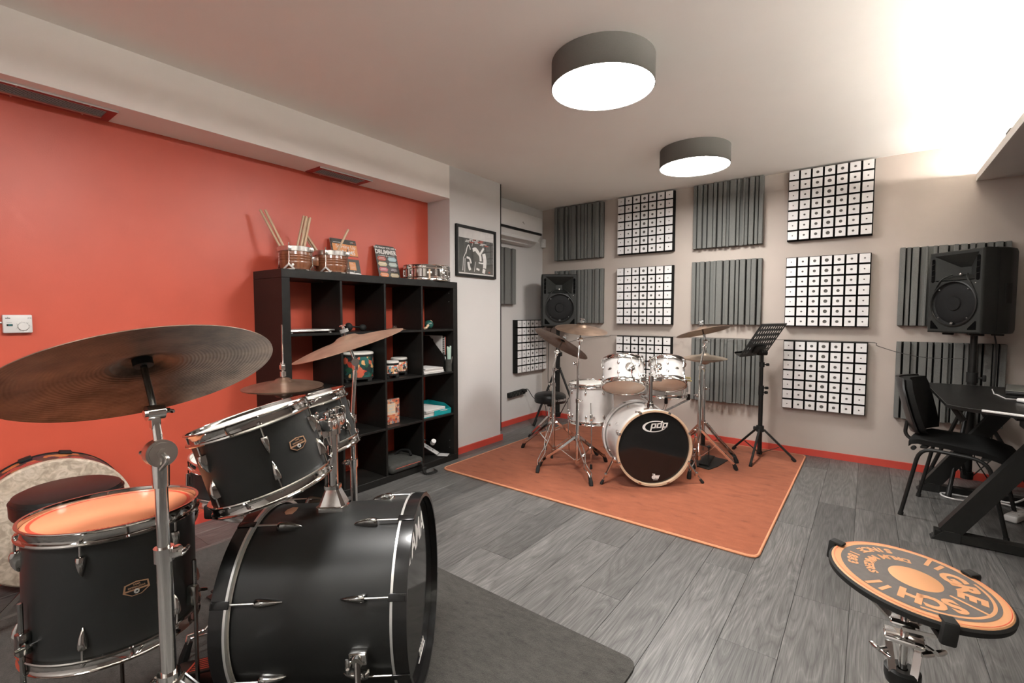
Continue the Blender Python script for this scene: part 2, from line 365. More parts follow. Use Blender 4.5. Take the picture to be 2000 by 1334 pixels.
mb=MB(); bx(0,1.9,-.012,0,0,.057,mb); bx(1.902,XE,-.012,0,0,.057,mb); struct('baseboard_back',mb,M['redtrim'])
struct('baseboard_left_end',bx(0,.012,YC,-.012,0,.057),M['redtrim'])
mb=MB(); bx(XC,XC+.013,YR,YC+.022,0,.057,mb); struct('baseboard_left_pier',mb,M['redtrim'])
struct('baseboard_left',bx(XR,XR+.012,YE,YR,0,.057),M['redtrim'])
# floor: slab and separate planks
fl=struct('floor',bx(-.1,XE+.1,YE-.1,.1,-.06,-.005),M['blackm'])
PW,PL=.195,1.29
pm=MB().rbox((0,0,-.0025),(PW-.0012,PL-.0012,.005),.0008,seg=1); p0=None
i=-16
while 3.13+i*PW<XE:
    x=3.13+(i+.5)*PW
    if x+PW/2>0:
        y=-1.18+((i*2)%3)*PL/3+random.uniform(-.08,.08)
        if i==-1: y=-1.18
        while y-PL>0: y-=PL
        while y<PL*.9: y+=PL
        while y>YE+.3:
            yc=y-PL/2
            if yc-PL/2<0.02:
                if p0 is None: p0=pm.build('plank',M['plank'],fl); p0.matrix_local=Matrix.Translation((x,yc,0))
                else: inst(p0,Matrix.Translation((x,yc,0)),fl)
            y-=PL
    i+=1
# cove light strips and their driver
for y0,y1,l in((-6.4,-1.02,'long glowing strip light lying in the cove slot along the right bulkhead'),(-.78,-.04,'short glowing strip light in the cove slot beside the back wall')):
    tag(bx(3.8795,3.8848,y0,y1,2.2235,2.2385).build('strip_light',M['cove']),l,'light','cove strip lights')
t=thing('light_driver','small dark driver box with wires lying on the cove ledge at right','driver',V(3.765,-.93,2.24))
MB().rbox((0,0,.012),(.03,.10,.022),.003).build('case',M['grey'],t)
MB().tube(bez([(0,.05,.01),(-.004,.12,.014),(.004,.2,.006),(.03,.26,-.01)],12),.0022,6).build('wire',M['black'],t)

# ceiling lamps
def lamp(y,label,x=2.068):
    t=thing('ceiling_lamp',label,'lamp',V(x,y,HC),'round drum ceiling lamps')
    MB().lathe([(.02,0),(.248,0),(.25,-.002),(.25,-.134),(.247,-.134),(.247,-.004),(.02,-.004)],64).build('shade',M['shade'],t)
    MB().disc(.2465,-.128,64).build('diffuser',M['lamp'],t)
lamp(-2.625,'larger looking of the two drum ceiling lamps, grey shade, glowing white disc')
lamp(-1.08,'smaller looking drum ceiling lamp hanging nearer the back wall panels')
lamp(-4.18,'round drum ceiling lamp out of view above the black drum kit')
lamp(-5.73,'round drum ceiling lamp added out of view behind the camera for bounce light')  # unseen lamp carrying on the row, added to lift red wall and bounce

# soffit vents
def vent(y0,y1,label):
    t=thing('ceiling_vent',label,'vent',V(0,0,ZB),'air vents under the beam')
    x0,x1=.066,.245
    mb=MB()
    for a in((x0,x1,y0,y0+.035),(x0,x1,y1-.035,y1),(x1-.034,x1,y0+.035,y1-.035),(x0,x0+.03,y0+.035,y1-.035)): bx(*a,-.006,0,mb)
    mb.build('frame',M['redvent'],t)
    bx(x1,x1+.003,y0,y1,-.009,.0).build('edge_strip',M['plwhite'],t)
    bx(x0+.03,x1-.034,y0+.035,y1-.035,-.0012,-.0004).build('backing',M['hole'],t)
    s0=None
    for k in range(7):
        Mx=Matrix.Translation((x0+.055+k*.0135,(y0+y1)/2,-.004))@Matrix.Rotation(R(12),4,'Y')
        if s0 is None: s0=MB().box((0,0,0),(.0058,y1-y0-.072,.0014)).build('slat',M['plwhite'],t); s0.matrix_local=Mx
        else: inst(s0,Mx,t)
    bx(x0+.03,x0+.047,y0+.035,y1-.035,-.008,-.001).build('flap',M['steel'],t)
    s1=None
    for k,(x,y) in enumerate(((x1-.017,y0+.1),(x1-.017,y1-.1),(x0+.014,y0+.1),(x0+.014,y1-.1))):
        Mx=Matrix.Translation((x,y,-.006))
        if s1 is None: s1=MB().sph((0,0,0),.004,8,(1,1,.5)).build('screw',M['steel'],t); s1.matrix_local=Mx
        else: inst(s1,Mx,t)
vent(-4.52,-4.08,'red framed air vent in the beam at the left edge')
vent(-3.035,-2.622,'red framed air vent in the beam above the bookcase')

# ================================================================== ACOUSTIC PANELS
HOLE=[.0048,.0080,.0115,.0145,.0118,.0090,.0058]
def tile_mesh(r):
    a=.0355; n=16; mb=MB(); vs_=[];fs=[]
    ring=[(r*math.cos(2*PI*(k+.5)/n),r*math.sin(2*PI*(k+.5)/n)) for k in range(n)]
    sq=[]
    for k in range(n):
        t=2*PI*(k+.5)/n; c,s=math.cos(t),math.sin(t); m=max(abs(c),abs(s)); sq.append((a*c/m,a*s/m))
    vs_=[(x,y,.003) for x,y in ring]+[(x,y,.003) for x,y in sq]
    for k in range(n): fs.append((k,n+k,n+(k+1)%n,(k+1)%n))
    mb.add(vs_,fs)
    cs=[(a,a),(-a,a),(-a,-a),(a,-a)]
    for q in range(4):  # corner fill
        k=q*4+1
        mb.add([(*sq[k],.003),(*cs[q],.003),(*sq[k+1],.003)],[(0,1,2)])
    mb.add([(x,y,z) for z in(0,.003) for x,y in cs],[(0,1,5,4),(1,2,6,5),(2,3,7,6),(3,0,4,7)])
    mb.mat(2); mb.add([(x,y,z) for z in(-.028,.0) for x,y in cs],[(0,1,5,4),(1,2,6,5),(2,3,7,6),(3,0,4,7)])
    mb.mat(1); mb.add([(x,y,-.001) for x,y in ring],[tuple(range(n))]); mb.add([(x,y,z) for z in(-.001,.003) for x,y in ring],[(k,(k+1)%n,n+(k+1)%n,n+k) for k in range(n)])
    return mb.mesh('tile',[M['tile'],M['dot'],M['gridback']],smooth=False)
TM={r:tile_mesh(r) for r in set(HOLE)}
def grid_panel(Mx,label,w=.595,logo=False):
    t=thing('acoustic_panel',label,'panel',Mx,'white tiled acoustic panels')
    p=w/7
    mb=MB().box((0,0,.018),(w,w,.036))
    mb.build('backing',M['gridback'],t)
    for r in range(7):
        for c in range(7):
            o=bpy.data.objects.new('tile',TM[HOLE[c]]); COL.objects.link(o); o.parent=t
            o.matrix_local=Matrix.Translation(((c-3)*p,(r-3)*p,.064))@Matrix.Diagonal((.99,.99,1,1))
    if logo:
        q=MB()
        for dx in(-.006,.006): q.tube(arc((3*p+.018+dx,-3*p-.024,.0678),.005,0,2*PI,12)[:-1],.0006,4,closed=True)
        q.tube([(3*p+.018,-3*p-.031,.0678),(3*p+.018,-3*p-.017,.0678)],.0006,4)
        q.build('logo',M['steel'],t)
def BW(x,z): return frameXY((x,0,z),(1,0,0),(0,0,1))            # on the back wall, z outward = -Y
def LW(y,z,x=0): return frameXY((x,y,z),(0,1,0),(0,0,1))         # on a left wall, outward = +X
for nm,z in(('topmost',2.155),('middle',1.42),('lowest',.70)):
    grid_panel(BW(1.285,z),'white tiled panel in the left tiled column of the back wall, '+nm)
for nm,z in(('topmost',2.155),('middle',1.42),('lowest',.70)):
    grid_panel(BW(2.862,z),'white tiled panel in the right tiled column of the back wall, '+nm,logo=True)
grid_panel(LW(-.30,.867),'white tiled acoustic panel on the white end wall, beside the left speaker stand')
rs=random.Random(3); STR=[]; xx=-.3
PAT=[(.026,.07),(.012,.03),(.02,.055),(.012,.028),(.03,.07),(.016,.03),(.022,.05),(.012,.07),(.03,.035),(.018,.06),(.012,.03),(.04,.07),(.014,.03),(.02,.045),(.022,.07),(.014,.03),(.03,.058),(.016,.03),(.02,.07),(.012,.028),(.034,.062),(.018,.03),(.026,.05),(.012,.03),(.03,.07),(.018,.03),(.024,.055)]
sc_=.6/sum(a for a,_ in PAT)
for wd,d in PAT: STR.append((xx+wd*sc_/2,wd*sc_,d)); xx+=wd*sc_
FM={}
def foam_panel(Mx,label,flip=False):
    t=thing('foam_panel',label,'panel',Mx,'ridged foam acoustic panels')
    MB().box((0,0,.01),(.6,.6,.02)).build('backing',M['gridback'],t)  # foam blackened here to paint the shade between the ridges
    for x,wd,d in STR:
        if d<.031: continue
        wd*=1.22
        k=(round(wd,4),d)
        if k not in FM: FM[k]=MB().rbox((0,0,d/2+.006),(wd-.0012,.6,d-.012),.003,seg=1).mesh('ridge',M['foam'])
        o=bpy.data.objects.new('ridge',FM[k]); COL.objects.link(o); o.parent=t
        o.matrix_local=Matrix.Translation((-x if flip else x,0,0))
foam_panel(BW(.51,2.15),'dark ridged foam panel at the top left of the back wall')
foam_panel(BW(.515,1.43),'dark ridged foam panel half hidden behind the left loudspeaker')
foam_panel(BW(2.072,2.157),'grey ridged foam panel below the far ceiling lamp, topmost of its column',True)
foam_panel(BW(2.074,1.43),'grey ridged foam panel in the middle of the back wall, between tiled panels')
foam_panel(BW(2.08,.695),'grey ridged foam panel low behind the right crash cymbal and music stand',True)
foam_panel(BW(3.637,1.437),'dark ridged foam panel behind the right loudspeaker')
foam_panel(BW(3.64,.712),'dark ridged foam panel low behind the desk and chair',True)
foam_panel(LW(-.91,1.635),'dark ridged foam panel on the white end wall under the air conditioner')

# air conditioner, sensor, power strip, thermostat, framed poster
t=thing('air_conditioner','white split air conditioner high on the white end wall','air conditioner',V(0,-.30,0))
prof=[(0,2.31),(.155,2.31),(.185,2.295),(.192,2.25),(.19,2.13),(.178,2.108),(.10,2.02),(.05,1.995),(0,1.99)]
vv=[(x,y,z) for y in(-.80,0) for x,z in prof]; n=len(prof)
MB().add(vv,[tuple(range(n)),tuple(range(2*n-1,n-1,-1))]+[(k,(k+1)%n,n+(k+1)%n,n+k) for k in range(n)]).build('body',M['plwhite'],t,ang=25)
MB().box((.186,-.40,2.118),(.016,.775,.024)).build('air_slot',M['black'],t)
Mx=Matrix.Translation((.142,-.40,2.061))@Matrix.Rotation(R(-42),4,'Y')
MB().rbox((0,0,0),(.008,.74,.088),.003,Mx).build('louvre',M['plwhite'],t)
Mx=Matrix.Translation((.085,-.45,2.006))@Matrix.Rotation(R(-62),4,'Y')
MB().rbox((0,0,0),(.007,.60,.03),.002,Mx).build('louvre',M['plwhite'],t)
q=MB(); q.tube(bez([(.194,-.385,2.195),(.1945,-.37,2.205),(.1945,-.36,2.19),(.1945,-.345,2.187)],9),.0018,5); q.build('logo',M['grey'],t)
t=thing('motion_sensor','small white sensor box in the corner below the air conditioner','sensor',V(.033,-.03,2.02))
MB().rbox((0,0,.05),(.05,.045,.1),.008).build('case',M['plwhite'],t)
MB().box((.012,-.0232,.062),(.01,.001,.004)).build('indicator',M['grey'],t)
t=thing('power_strip','black power strip fixed low on the white end wall','power strip',frameXY((0,-.555,.342),(0,1,.05),(0,-.05,1)))
MB().rbox((0,0,.022),(.30,.055,.042),.006).build('case',M['rubber'],t)
s0=None
for k in range(4):
    Mx=Matrix.Translation((-.11+k*.06,0,.0435))
    if s0 is None: s0=MB().lathe([(.008,-.001),(.019,-.001),(.021,.0015),(.022,-.002)],16).build('socket',M['nickel'],t); s0.matrix_local=Mx
    else: inst(s0,Mx,t)
MB().rbox((.10,.015,.066),(.05,.03,.04),.008).build('plug',M['rubber'],t)
MB().tube(bez([(.01+.04,-.43,.375),(.06,-.38,.365),(.09,-.32,.27),(.16,-.27,.205),(.22,-.27,.19),(.26,-.3,.05),(.27,-.33,.006)],30),.004,6).build('power_cable',M['black']); tag(bpy.data.objects['power_cable'],'thin black cable hanging from the wall power strip','cable')
t=thing('thermostat','white thermostat with a round dial on the red wall','thermostat',LW(-4.437,1.177,XR))
MB().rbox((0,0,.013),(.094,.082,.026),.004).build('case',M['plwhite'],t)
MB().lathe([(0,.031),(.0165,.031),(.018,.029),(.0185,.026)],28,Matrix.Translation((.017,-.012,0))).build('dial',M['plwhite'],t)
q=MB()
for k in range(10): q.tube(arc((.017,-.012,.0263),.0196,2*PI*k/10,2*PI*(k+.7)/10,4),.0005,4)
q.text('A',.006,Matrix.Translation((.034,.026,.0265))).text('20',.006,Matrix.Translation((.041,.026,.0265)))
for k in range(5): q.text(str(k+1),.004,Matrix.Translation((.017+.024*math.cos(R(200-k*50)),-.012+.023*math.sin(R(200-k*50)),.0265)))
q.box((-.031,.026,.0262),(.016,.003,.0005)).box((-.031,.0295,.0262),(.003,.002,.0005)); q.box((-.027,.006,.0262),(.016,.001,.0004)).build('marking',M['grey'],t)
MB().rbox((-.026,-.005,.0262),(.019,.009,.001),.0004).build('display',M['black'],t); MB().box((-.0245,-.005,.0269),(.012,.006,.0003)).build('digits',M['ledg'],t)
MB().tube([(-.2,.006,.004),(-.046,.006,.004)],.004,6).build('cable',M['plwhite'],t)
# poster
t=thing('framed_poster','black framed drummer poster on the white pier beside the bookcase','picture',LW(-1.577,1.775,XC))
W2,H2=.267,.22
q=MB()
for a in((-W2,W2,H2-.022,H2),(-W2,W2,-H2,-H2+.022),(-W2,-W2+.022,-H2+.022,H2-.022),(W2-.022,W2,-H2+.022,H2-.022)): bx(*a,0,.022,q)
q.build('frame',M['black'],t)
MB().box((0,0,.006),(2*W2-.04,2*H2-.04,.004)).build('mount',M['paper'],t)
q=MB(); 
pic=MB().box((.004,-.035,.0085),(.462,.30,.001)); pic.build('print',M['greyprint'],t)
q=MB(); rr=random.Random(5)
def strokes(q,pts,r): q.tube(bez(pts,14),r,5,M=Matrix.Translation((0,0,.0092))@Matrix.Diagonal((1,1,.05,1)))
for pts,r in [([(-.14,-.02,0),(-.12,.04,0),(-.10,.055,0),(-.08,.02,0)],.006),([(-.17,-.06,0),(-.14,-.01,0)],.004),([(-.05,.02,0),(-.01,.03,0),(.03,.0,0)],.018),([(.0,.02,0),(.05,-.02,0),(.06,-.07,0)],.016),([(.05,-.01,0),(.085,.03,0),(.10,.05,0)],.012),([(.10,.0,0),(.115,-.06,0),(.11,-.13,0)],.024),([(.085,-.15,0),(.12,-.16,0)],.022),([(-.13,-.05,0),(-.09,-.06,0),(-.07,-.10,0)],.010),([(-.11,-.09,0),(-.10,-.13,0),(-.085,-.16,0)],.016),([(.03,-.085,0),(.07,-.088,0),(.11,-.085,0)],.006),([(.0,-.14,0),(.04,-.15,0)],.01),([(-.18,-.17,0),(-.17,-.06,0)],.004),([(-.155,-.18,0),(-.15,-.06,0)],.004),([(-.03,-.17,0),(-.01,-.08,0)],.003),([(-.05,.09,0),(-.06,.05,0)],.003)]: strokes(q,pts,r)
q.build('figure_print',M['ink'],t)
for mt,rows in((M['ink'],[(.108,[(-.09,.05),(-.0,.03)]),(.096,[(-.135,.06),(-.055,.07)]),(.084,[(-.145,.05),(-.02,.05),(.06,.08)]),(.072,[(.05,.05)])]),(M['redink'],[(.108,[(-.045,.03),(.05,.05)]),(.096,[(.02,.06)]),(.084,[(-.085,.05)]),(.072,[(.12,.05)]),(-.165,[(.17,.018)])])):
    q=MB()
    for y,ws in rows:
        for x0,wl in ws:
            x=x0
            while x<x0+wl: q.box((x,y+(x0*-.0),.0094),(.006,.009,.0004)); x+=.0085
    q.build('lettering',mt,t)
MB().box((0,0,.0125),(2*W2-.045,2*H2-.045,.001)).build('glazing',M['glass'],t)

# ================================================================== RUGS
def rug(name,label,mt,poly,th,bind=None):
    def rnd(poly,r=.05):
        out=[]; n=len(poly)
        for k in range(n):
            p=Vector((*poly[k],0));a=(Vector((*poly[k-1],0))-p).normalized();b_=(Vector((*poly[(k+1)%n],0))-p).normalized()
            for j in range(5):
                t_=j/4; q=p+a*r*(1-t_)**2+b_*r*t_**2; out.append((q.x,q.y))
        return out
    rp_=rnd(poly); t=thing(name,label,'rug',V(0,0,0))
    MB().prism(rp_,.0005,th).build('pile',mt,t,ang=20)
    if bind: MB().tube([(x,y,th*.55) for x,y in rp_],.0075,6,closed=True).build('binding',bind,t)
    return t
rug('rug','orange rug lying under the white drum kit',M['rug'],[(.50,-2.19),(2.748,-2.238),(2.762,-.075),(.512,-.05)],.012,M['bind'])
rug('rug','dark grey carpet mat under the black drum kit',M['carpet'],[(.45,-4.98),(2.55,-4.98),(2.55,-3.275),(.44,-3.235)],.010)

# ================================================================== DRUMS
def lug_tama():
    mb=MB(); mb.dome([(-.002,.0085,.010),(0,.0105,.016),(.006,.0105,.0185),(.016,.0095,.0185),(.030,.007,.015),(.042,.0035,.009),(.048,.0012,.003)],9); return mb
def lug_oval():
    mb=MB(); S=[]
    for k in range(9):
        t=PI*k/8; S.append((-.017*math.cos(t)+.012,.0005+.0095*math.sin(t),.0005+.011*math.sin(t)**.8))
    mb.dome(S,9); return mb
def metal_hoop(mb,Ri,z,d,n=56):               # d=+1 rim rises with z
    pr=[(Ri+.001,0),(Ri+.011,0),(Ri+.0125,.003),(Ri+.011,.007),(Ri+.0055,.009),(Ri+.005,.024),(Ri+.0075,.029),(Ri+.0105,.031),(Ri+.010,.033),(Ri+.004,.0325),(Ri+.0025,.028),(Ri+.0025,.006),(Ri+.001,.0045)]
    return mb.lathe([(r,z+d*h) for r,h in pr],n,closed=True)
def badge_tama(parent,Mx,s=1.0):
    q=MB(); o=[(-.027,-.004),(-.024,.014),(0,.018),(.024,.014),(.027,-.004),(.010,-.016),(-.010,-.016)]
    q.prism([(x*s,y*s) for x,y in o],0,.0016,Mx)
    bg=q.build('badge',M['badge'],parent)
    q=MB(); q.prism([(-.0225*s,.0005*s),(.0225*s,.0005*s),(.021*s,.012*s),(0,.0158*s),(-.021*s,.012*s)],.0012,.0019,Mx)
    q.prism([(-.0235*s,-.0035*s),(-.009*s,-.0140*s),(.009*s,-.0140*s),(.0235*s,-.0035*s)],.0012,.0019,Mx)
    q.build('badge_field',M['black'],bg)
    q=MB(); q.text('TAMA',.0055*s,Mx@Matrix.Translation((0,.0112*s,.0021)),bold=.0001).text('IMPERIALSTAR',.0055*s,Mx@Matrix.Translation((0,.0045*s,.0021)),bold=.0001)
    q.build('lettering',M['badge'],bg)
    MB().lathe([(.0022*s,.002),(.0024*s,.0045),(.005*s,.0045),(.0058*s,.002)],16,Mx@Matrix.Translation((0,-.006*s,0))).build('air_vent',M['silver'],bg)
def drum(name,label,Mx,Rs,h,nlug,style,shell,batter,reso,a0=0.,group=None,badge=None,hoopm=None,lugrods=True,ring=None):
    """local z along the axis, origin in the lower rim plane, batter side up"""
    t=thing(name,label,'drum',Mx,group); hm=hoopm or M['chrome']
    MB().lathe([(Rs-.006,.014),(Rs,.014),(Rs,h-.014),(Rs-.006,h-.014)],64,closed=True).build('shell',shell,t)
    for nm,mt,z,d in(('batter_head',batter,h-.011,1),('resonant_head',reso,.011,-1)):
        q=MB().lathe([(0,z),(Rs-.004,z),(Rs+.0015,z-d*.003),(Rs+.002,z-d*.012)],56)
        hd=q.build(nm,mt,t)
        if ring and d>0:
            MB().lathe([(Rs*.90,z+.0006),(Rs*.945,z+.0006)],56).build('head_ring',ring,hd); 
    metal_hoop(MB(),Rs,h-.033,1).build('hoop',hm,t); metal_hoop(MB(),Rs,.033,-1).build('hoop',hm,t)
    lm=(lug_tama() if style=='tama' else lug_oval()).mesh('lug',hm)
    rod=MB(); L0=.034; 
    rod.cyl((-.036,0,.0085),(.0,0,.0085),.0026,n=8).cyl((-.040,0,.0085),(-.034,0,.0085),.0042,n=8).rbox((-.0335,0,.004),(.005,.014,.012),.0015)
    rm=rod.mesh('tension_rod',hm)
    for k in range(nlug):
        a=a0+2*PI*k/nlug
        for top in(1,-1):
            z=h-.058 if top>0 else .058
            if style=='snare':
                continue
            o=bpy.data.objects.new('lug',lm); COL.objects.link(o); o.parent=t; o.matrix_local=radial(a,Rs-.0005,z,-top)
            r_=bpy.data.objects.new('tension_rod',rm); COL.objects.link(r_); r_.parent=o
        if style=='snare':
            if k==0:
                tb=MB().cyl((-.026,0,.009),(.026,0,.009),.0075,n=12).rbox((-.02,0,.004),(.012,.013,.010),.003).rbox((.02,0,.004),(.012,.013,.010),.003).mesh('lug',hm)
                rr_=MB().cyl((-h/2+.006,0,.009),(h/2-.006,0,.009),.0026,n=8).cyl((-h/2+.004,0,.009),(-h/2+.012,0,.009),.0045,n=8).cyl((h/2-.012,0,.009),(h/2-.004,0,.009),.0045,n=8).mesh('tension_rod',hm)
            o=bpy.data.objects.new('lug',tb); COL.objects.link(o); o.parent=t; o.matrix_local=radial(a,Rs-.0005,h/2,-1)
            r_=bpy.data.objects.new('tension_rod',rr_); COL.objects.link(r_); r_.parent=o
    if badge is not None:
        a,z,kind=badge
        Mb=frameXY((Rs*math.cos(a),Rs*math.sin(a),z),(-math.sin(a),math.cos(a),0),(0,0,1))
        if kind=='tama': badge_tama(t,Mb)
        else:
            q=MB().lathe([(0,.0022),(.010,.0022),(.012,.001),(.0125,-.002)],20,Mb@Matrix.Diagonal((1.5,.8,1,1))); bg=q.build('badge',M['steel'],t)
            MB().text('pdp',.009,Mb@Matrix.Translation((0,.001,.0024)),bold=.0003).build('lettering',M['black'],bg)
    return t
def wingnut(mb,c,ax,s=1.0):
    F=frame(c,ax); mb.cyl((0,0,-.005*s),(0,0,.008*s),.0055*s,n=10,M=F)
    for d in(1,-1): mb.dome([(d*.004*s,.004*s,.006*s),(d*.014*s,.0045*s,.006*s),(d*.021*s,.003*s,.004*s)] if d>0 else [(d*.021*s,.003*s,.004*s),(d*.014*s,.0045*s,.006*s),(d*.004*s,.004*s,.006*s)],7,M=F@Matrix.Translation((0,0,.006*s)))
    return mb
def drum_leg(t,top,bottom,mt,off=None,name='leg'):
    q=MB(); pts=[top]+(off or [])+[bottom]
    q.tube(pts,.0052,8); lg=q.build(name,mt,t)
    d=(Vector(pts[-1])-Vector(pts[-2])).normalized(); b_=Vector(bottom)
    MB().tube([b_-d*.038,b_-d*.004,b_],[.009,.011,.0075],10).build('rubber_foot',M['rubber'],lg)
    return lg
def leg_bracket(mb,a,r,z):
    F=radial(a,r,z,-1); mb.rbox((0,0,.012),(.052,.024,.024),.004,F); wingnut(mb,F@V(.0,.018,.016),F.to_3x3()@V(0,1,0)); return mb

# ---- black kit
GK='drums of the black kit'
Bb=V(1.584,-4.094,.306); Ax=V(.788,.613,.039).normalized()
sd=Ax.cross(V(0,0,1)).normalized(); upb=sd.cross(Ax).normalized()         # sd: towards the camera side
MBs=frame(Bb,Ax,sd)                                                        # local x = near side, y = ... z = axis
def bang(deg): # angle around axis measured from up towards near side -> local xy angle
    v=upb*math.cos(R(deg))+sd*math.sin(R(deg)); l=MBs.to_3x3().inverted()@v; return math.atan2(l.y,l.x)
def bass_drum(label,Mx,Rh,L,shell,hoop_out,inlay,front_mat,angf,nl,claw_style,group):
    t=thing('bass_drum',label,'drum',Mx,group); Rs=Rh-.018
    MB().lathe([(Rs-.007,.025),(Rs,.025),(Rs,L-.025),(Rs-.007,L-.025)],96,closed=True).build('shell',shell,t)
    for z0,z1 in((0,.045),(L-.045,L)):
        hp=MB().lathe([(Rh-.012,z0),(Rh,z0),(Rh+.0005,(z0+z1)/2),(Rh,z1),(Rh-.012,z1)],96,closed=True).build('hoop',hoop_out,t)
        if inlay:
            zi=z1 if z0<.01 else z0
            MB().lathe([(Rh-.0105,zi+(-.001 if z0>.01 else .001)),(Rh+.0012,zi+(-.001 if z0>.01 else .001)),(Rh+.0012,zi+(.006 if z0>.01 else -.006)),(Rh,zi+(.006 if z0>.01 else -.006))],96).build('inlay',inlay,hp)
    MB().lathe([(0,L-.022),(Rs,L-.022),(Rh-.013,L-.026),(Rh-.013,L-.05)],72).build('front_head',front_mat,t)
    MB().lathe([(0,.022),(Rs,.022),(Rh-.013,.026),(Rh-.013,.05)],72).build('batter_head',M['coated'],t)
    if claw_style=='tama': lm=MB().dome([(-.004,.010,.012),(0,.012,.019),(.008,.0125,.022),(.022,.0115,.022),(.044,.0085,.017),(.062,.004,.010),(.070,.0015,.003)],9).mesh('lug',M['nickel'])
    else: lm=lug_oval().mesh('lug',M['chrome'])
    cm_=MB().rbox((0,0,.0175),(.05,.021,.004),.0015).rbox((-.024,0,.012),(.004,.021,.016),.0015); cm=cm_.mesh('claw',M['hoopblk'] if claw_style=='tama' else M['chrome'])
    rl=.105 if claw_style=='tama' else .085
    wn=MB().cyl((-rl,0,.026),(0,0,.026) if claw_style=='tama' else (.01,0,.026),.0028,n=8); 
    if claw_style=='tama': wn.cyl((-rl-.006,0,.026),(-rl+.012,0,.026),.005,n=8)
    else: wn.cyl((-rl-.004,0,.026),(-rl+.006,0,.026),.0055,n=8)
    rm=wn.mesh('tension_rod',M['steel'])
    for deg in angf:
        a=bang(deg) if Mx is MBs else R(deg)
        for end in(1,-1):
            zl=L-.118 if end>0 else .118
            if claw_style!='tama': zl=L-.095 if end>0 else .095
            F=radial(a,Rs,zl,-end)
            o=bpy.data.objects.new('lug',lm); COL.objects.link(o); o.parent=t; o.matrix_local=F
            r_=bpy.data.objects.new('tension_rod',rm); COL.objects.link(r_); r_.parent=o; r_.matrix_local=Matrix.Translation((0,0,-.012 if claw_style=='tama' else -.016))
            c_=bpy.data.objects.new('claw',cm); COL.objects.link(c_); c_.parent=o; c_.matrix_local=Matrix.Translation((-.092 if claw_style=='tama' else -.072,0,.002))
    return t
tb=bass_drum('matte black bass drum with chrome lugs, nearest the camera',MBs,.29,.535,M['tama'],M['hoopblk'],M['silver'],M['blackhead'],[21+45*k for k in range(8)],8,'tama',GK)
# TAMA lettering on its front head, and small print below
hf=MBs
fm=frameXY(V(0,0,.5136),MBs.to_3x3().inverted()@(-sd*-1 if False else upb.cross(Ax)*-1),MBs.to_3x3().inverted()@upb)
x_l=MBs.to_3x3().inverted()@(upb.cross(Ax)); y_l=MBs.to_3x3().inverted()@upb
fm=frameXY((0,0,.5136),x_l,y_l)
lg=MB(); lg.text('TAMA',.105,fm@Matrix.Translation((0,.16,.0)),bold=.002); lg.build('lettering',M['ink'],tb)
q=MB(); q.text('TAMA',.03,fm@Matrix.Translation((0,-.212,.0)),bold=.001).tube([fm@V(-.055+.11*k/8,-.232,.0003) for k in range(9)],.001,4); q.build('small_print',M['ink'],tb)
# badge on top of the shell
la=bang(2); rs_=.272
Fb=frameXY((rs_*math.cos(la),rs_*math.sin(la),.115),(0,0,1),(-math.sin(la),math.cos(la),0)); 
badge_tama(tb,frameXY(Fb.translation,Fb.to_3x3()@V(0,1,0)*-1,Fb.to_3x3()@V(1,0,0)),1.0)
# spur on the near side and far side
for deg in(97,-97):
    a=bang(deg); q=MB(); F=radial(a,.272,.40,-1); q.rbox((0,0,.011),(.05,.036,.026),.006,F).cyl(F@V(0,0,.02),F@V(0,0,.034),.016,n=16); wingnut(q,F@V(.02,.0,.036),F.to_3x3()@V(0,0,1),1.2)
    b_=q.build('spur_bracket',M['chrome'],tb)
    wl=MBs@(F@V(0,0,.03)); ft=V(wl.x,wl.y,0)+(MBs.to_3x3()@V(math.cos(a),math.sin(a),0))*.16+Ax*.06; ft.z=.011
    loc=MBs.inverted()@ft
    q=MB(); q.tube([F@V(0,0,.026),(F@V(0,0,.026)).lerp(loc,.5),loc],[.009,.008,.006],10); sp=q.build('spur',M['nickel'],tb)
    d=(loc-F@V(0,0,.026)).normalized(); MB().tube([loc-d*.04,loc],[.010,.011],10).build('rubber_foot',M['rubber'],sp)
# tom mount: pedestal, twin post, clamps, L rods
loc0=V(0,0,.252)
inv=MBs.inverted(); yax=MBs.to_3x3().inverted()@upb
top=Bb+Ax*.252+upb*.270
def lw(p): return inv@Vector(p)
F=frame(lw(top),yax,(0,0,1))
q=MB()
sec=[(.034,.050,-.004),(.034,.050,.014),(.030,.044,.016),(.018,.022,.066),(.020,.024,.067),(.020,.024,.078)]
vv=[];fs=[]
for a_,b_,z in sec:
    c_=min(a_,b_)*.35
    vv+=[(x,y,z) for x,y in((b_,a_-c_),(b_-c_,a_),(-b_+c_,a_),(-b_,a_-c_),(-b_,-a_+c_),(-b_+c_,-a_),(b_-c_,-a_),(b_,-a_+c_))]
for k in range(len(sec)-1):
    for j in range(8): fs.append((k*8+j,k*8+(j+1)%8,(k+1)*8+(j+1)%8,(k+1)*8+j))
fs.append(tuple(40+j for j in range(8)))
q.add(vv,fs,F); q.rbox((-.03,.032,.074),(.012,.03,.026),.005,F); q.build('mount_base',M['chrome'],tb)
pt=top+upb*.04; ptop=V(pt.x,pt.y,.868)
MB().cyl(lw(pt),lw(ptop),.0165,n=18).build('mount_post',M['chrome'],tb)
MB().cyl(lw(pt+Ax*-.022+V(0,0,.03)),lw(ptop+Ax*-.022),.006,n=10).build('mount_rod',M['nickel'],tb)
q=MB()
for s in(1,-1):
    c_=ptop+sd*.034*s+V(0,0,.004); q.rbox((0,0,0),(.066,.056,.040),.012,frame(lw(c_),lw(c_+V(0,0,1))-lw(c_),lw(c_+sd)-lw(c_)))
    wingnut(q,lw(c_+V(0,0,.024)),lw(c_+V(0,0,1))-lw(c_),1.5)
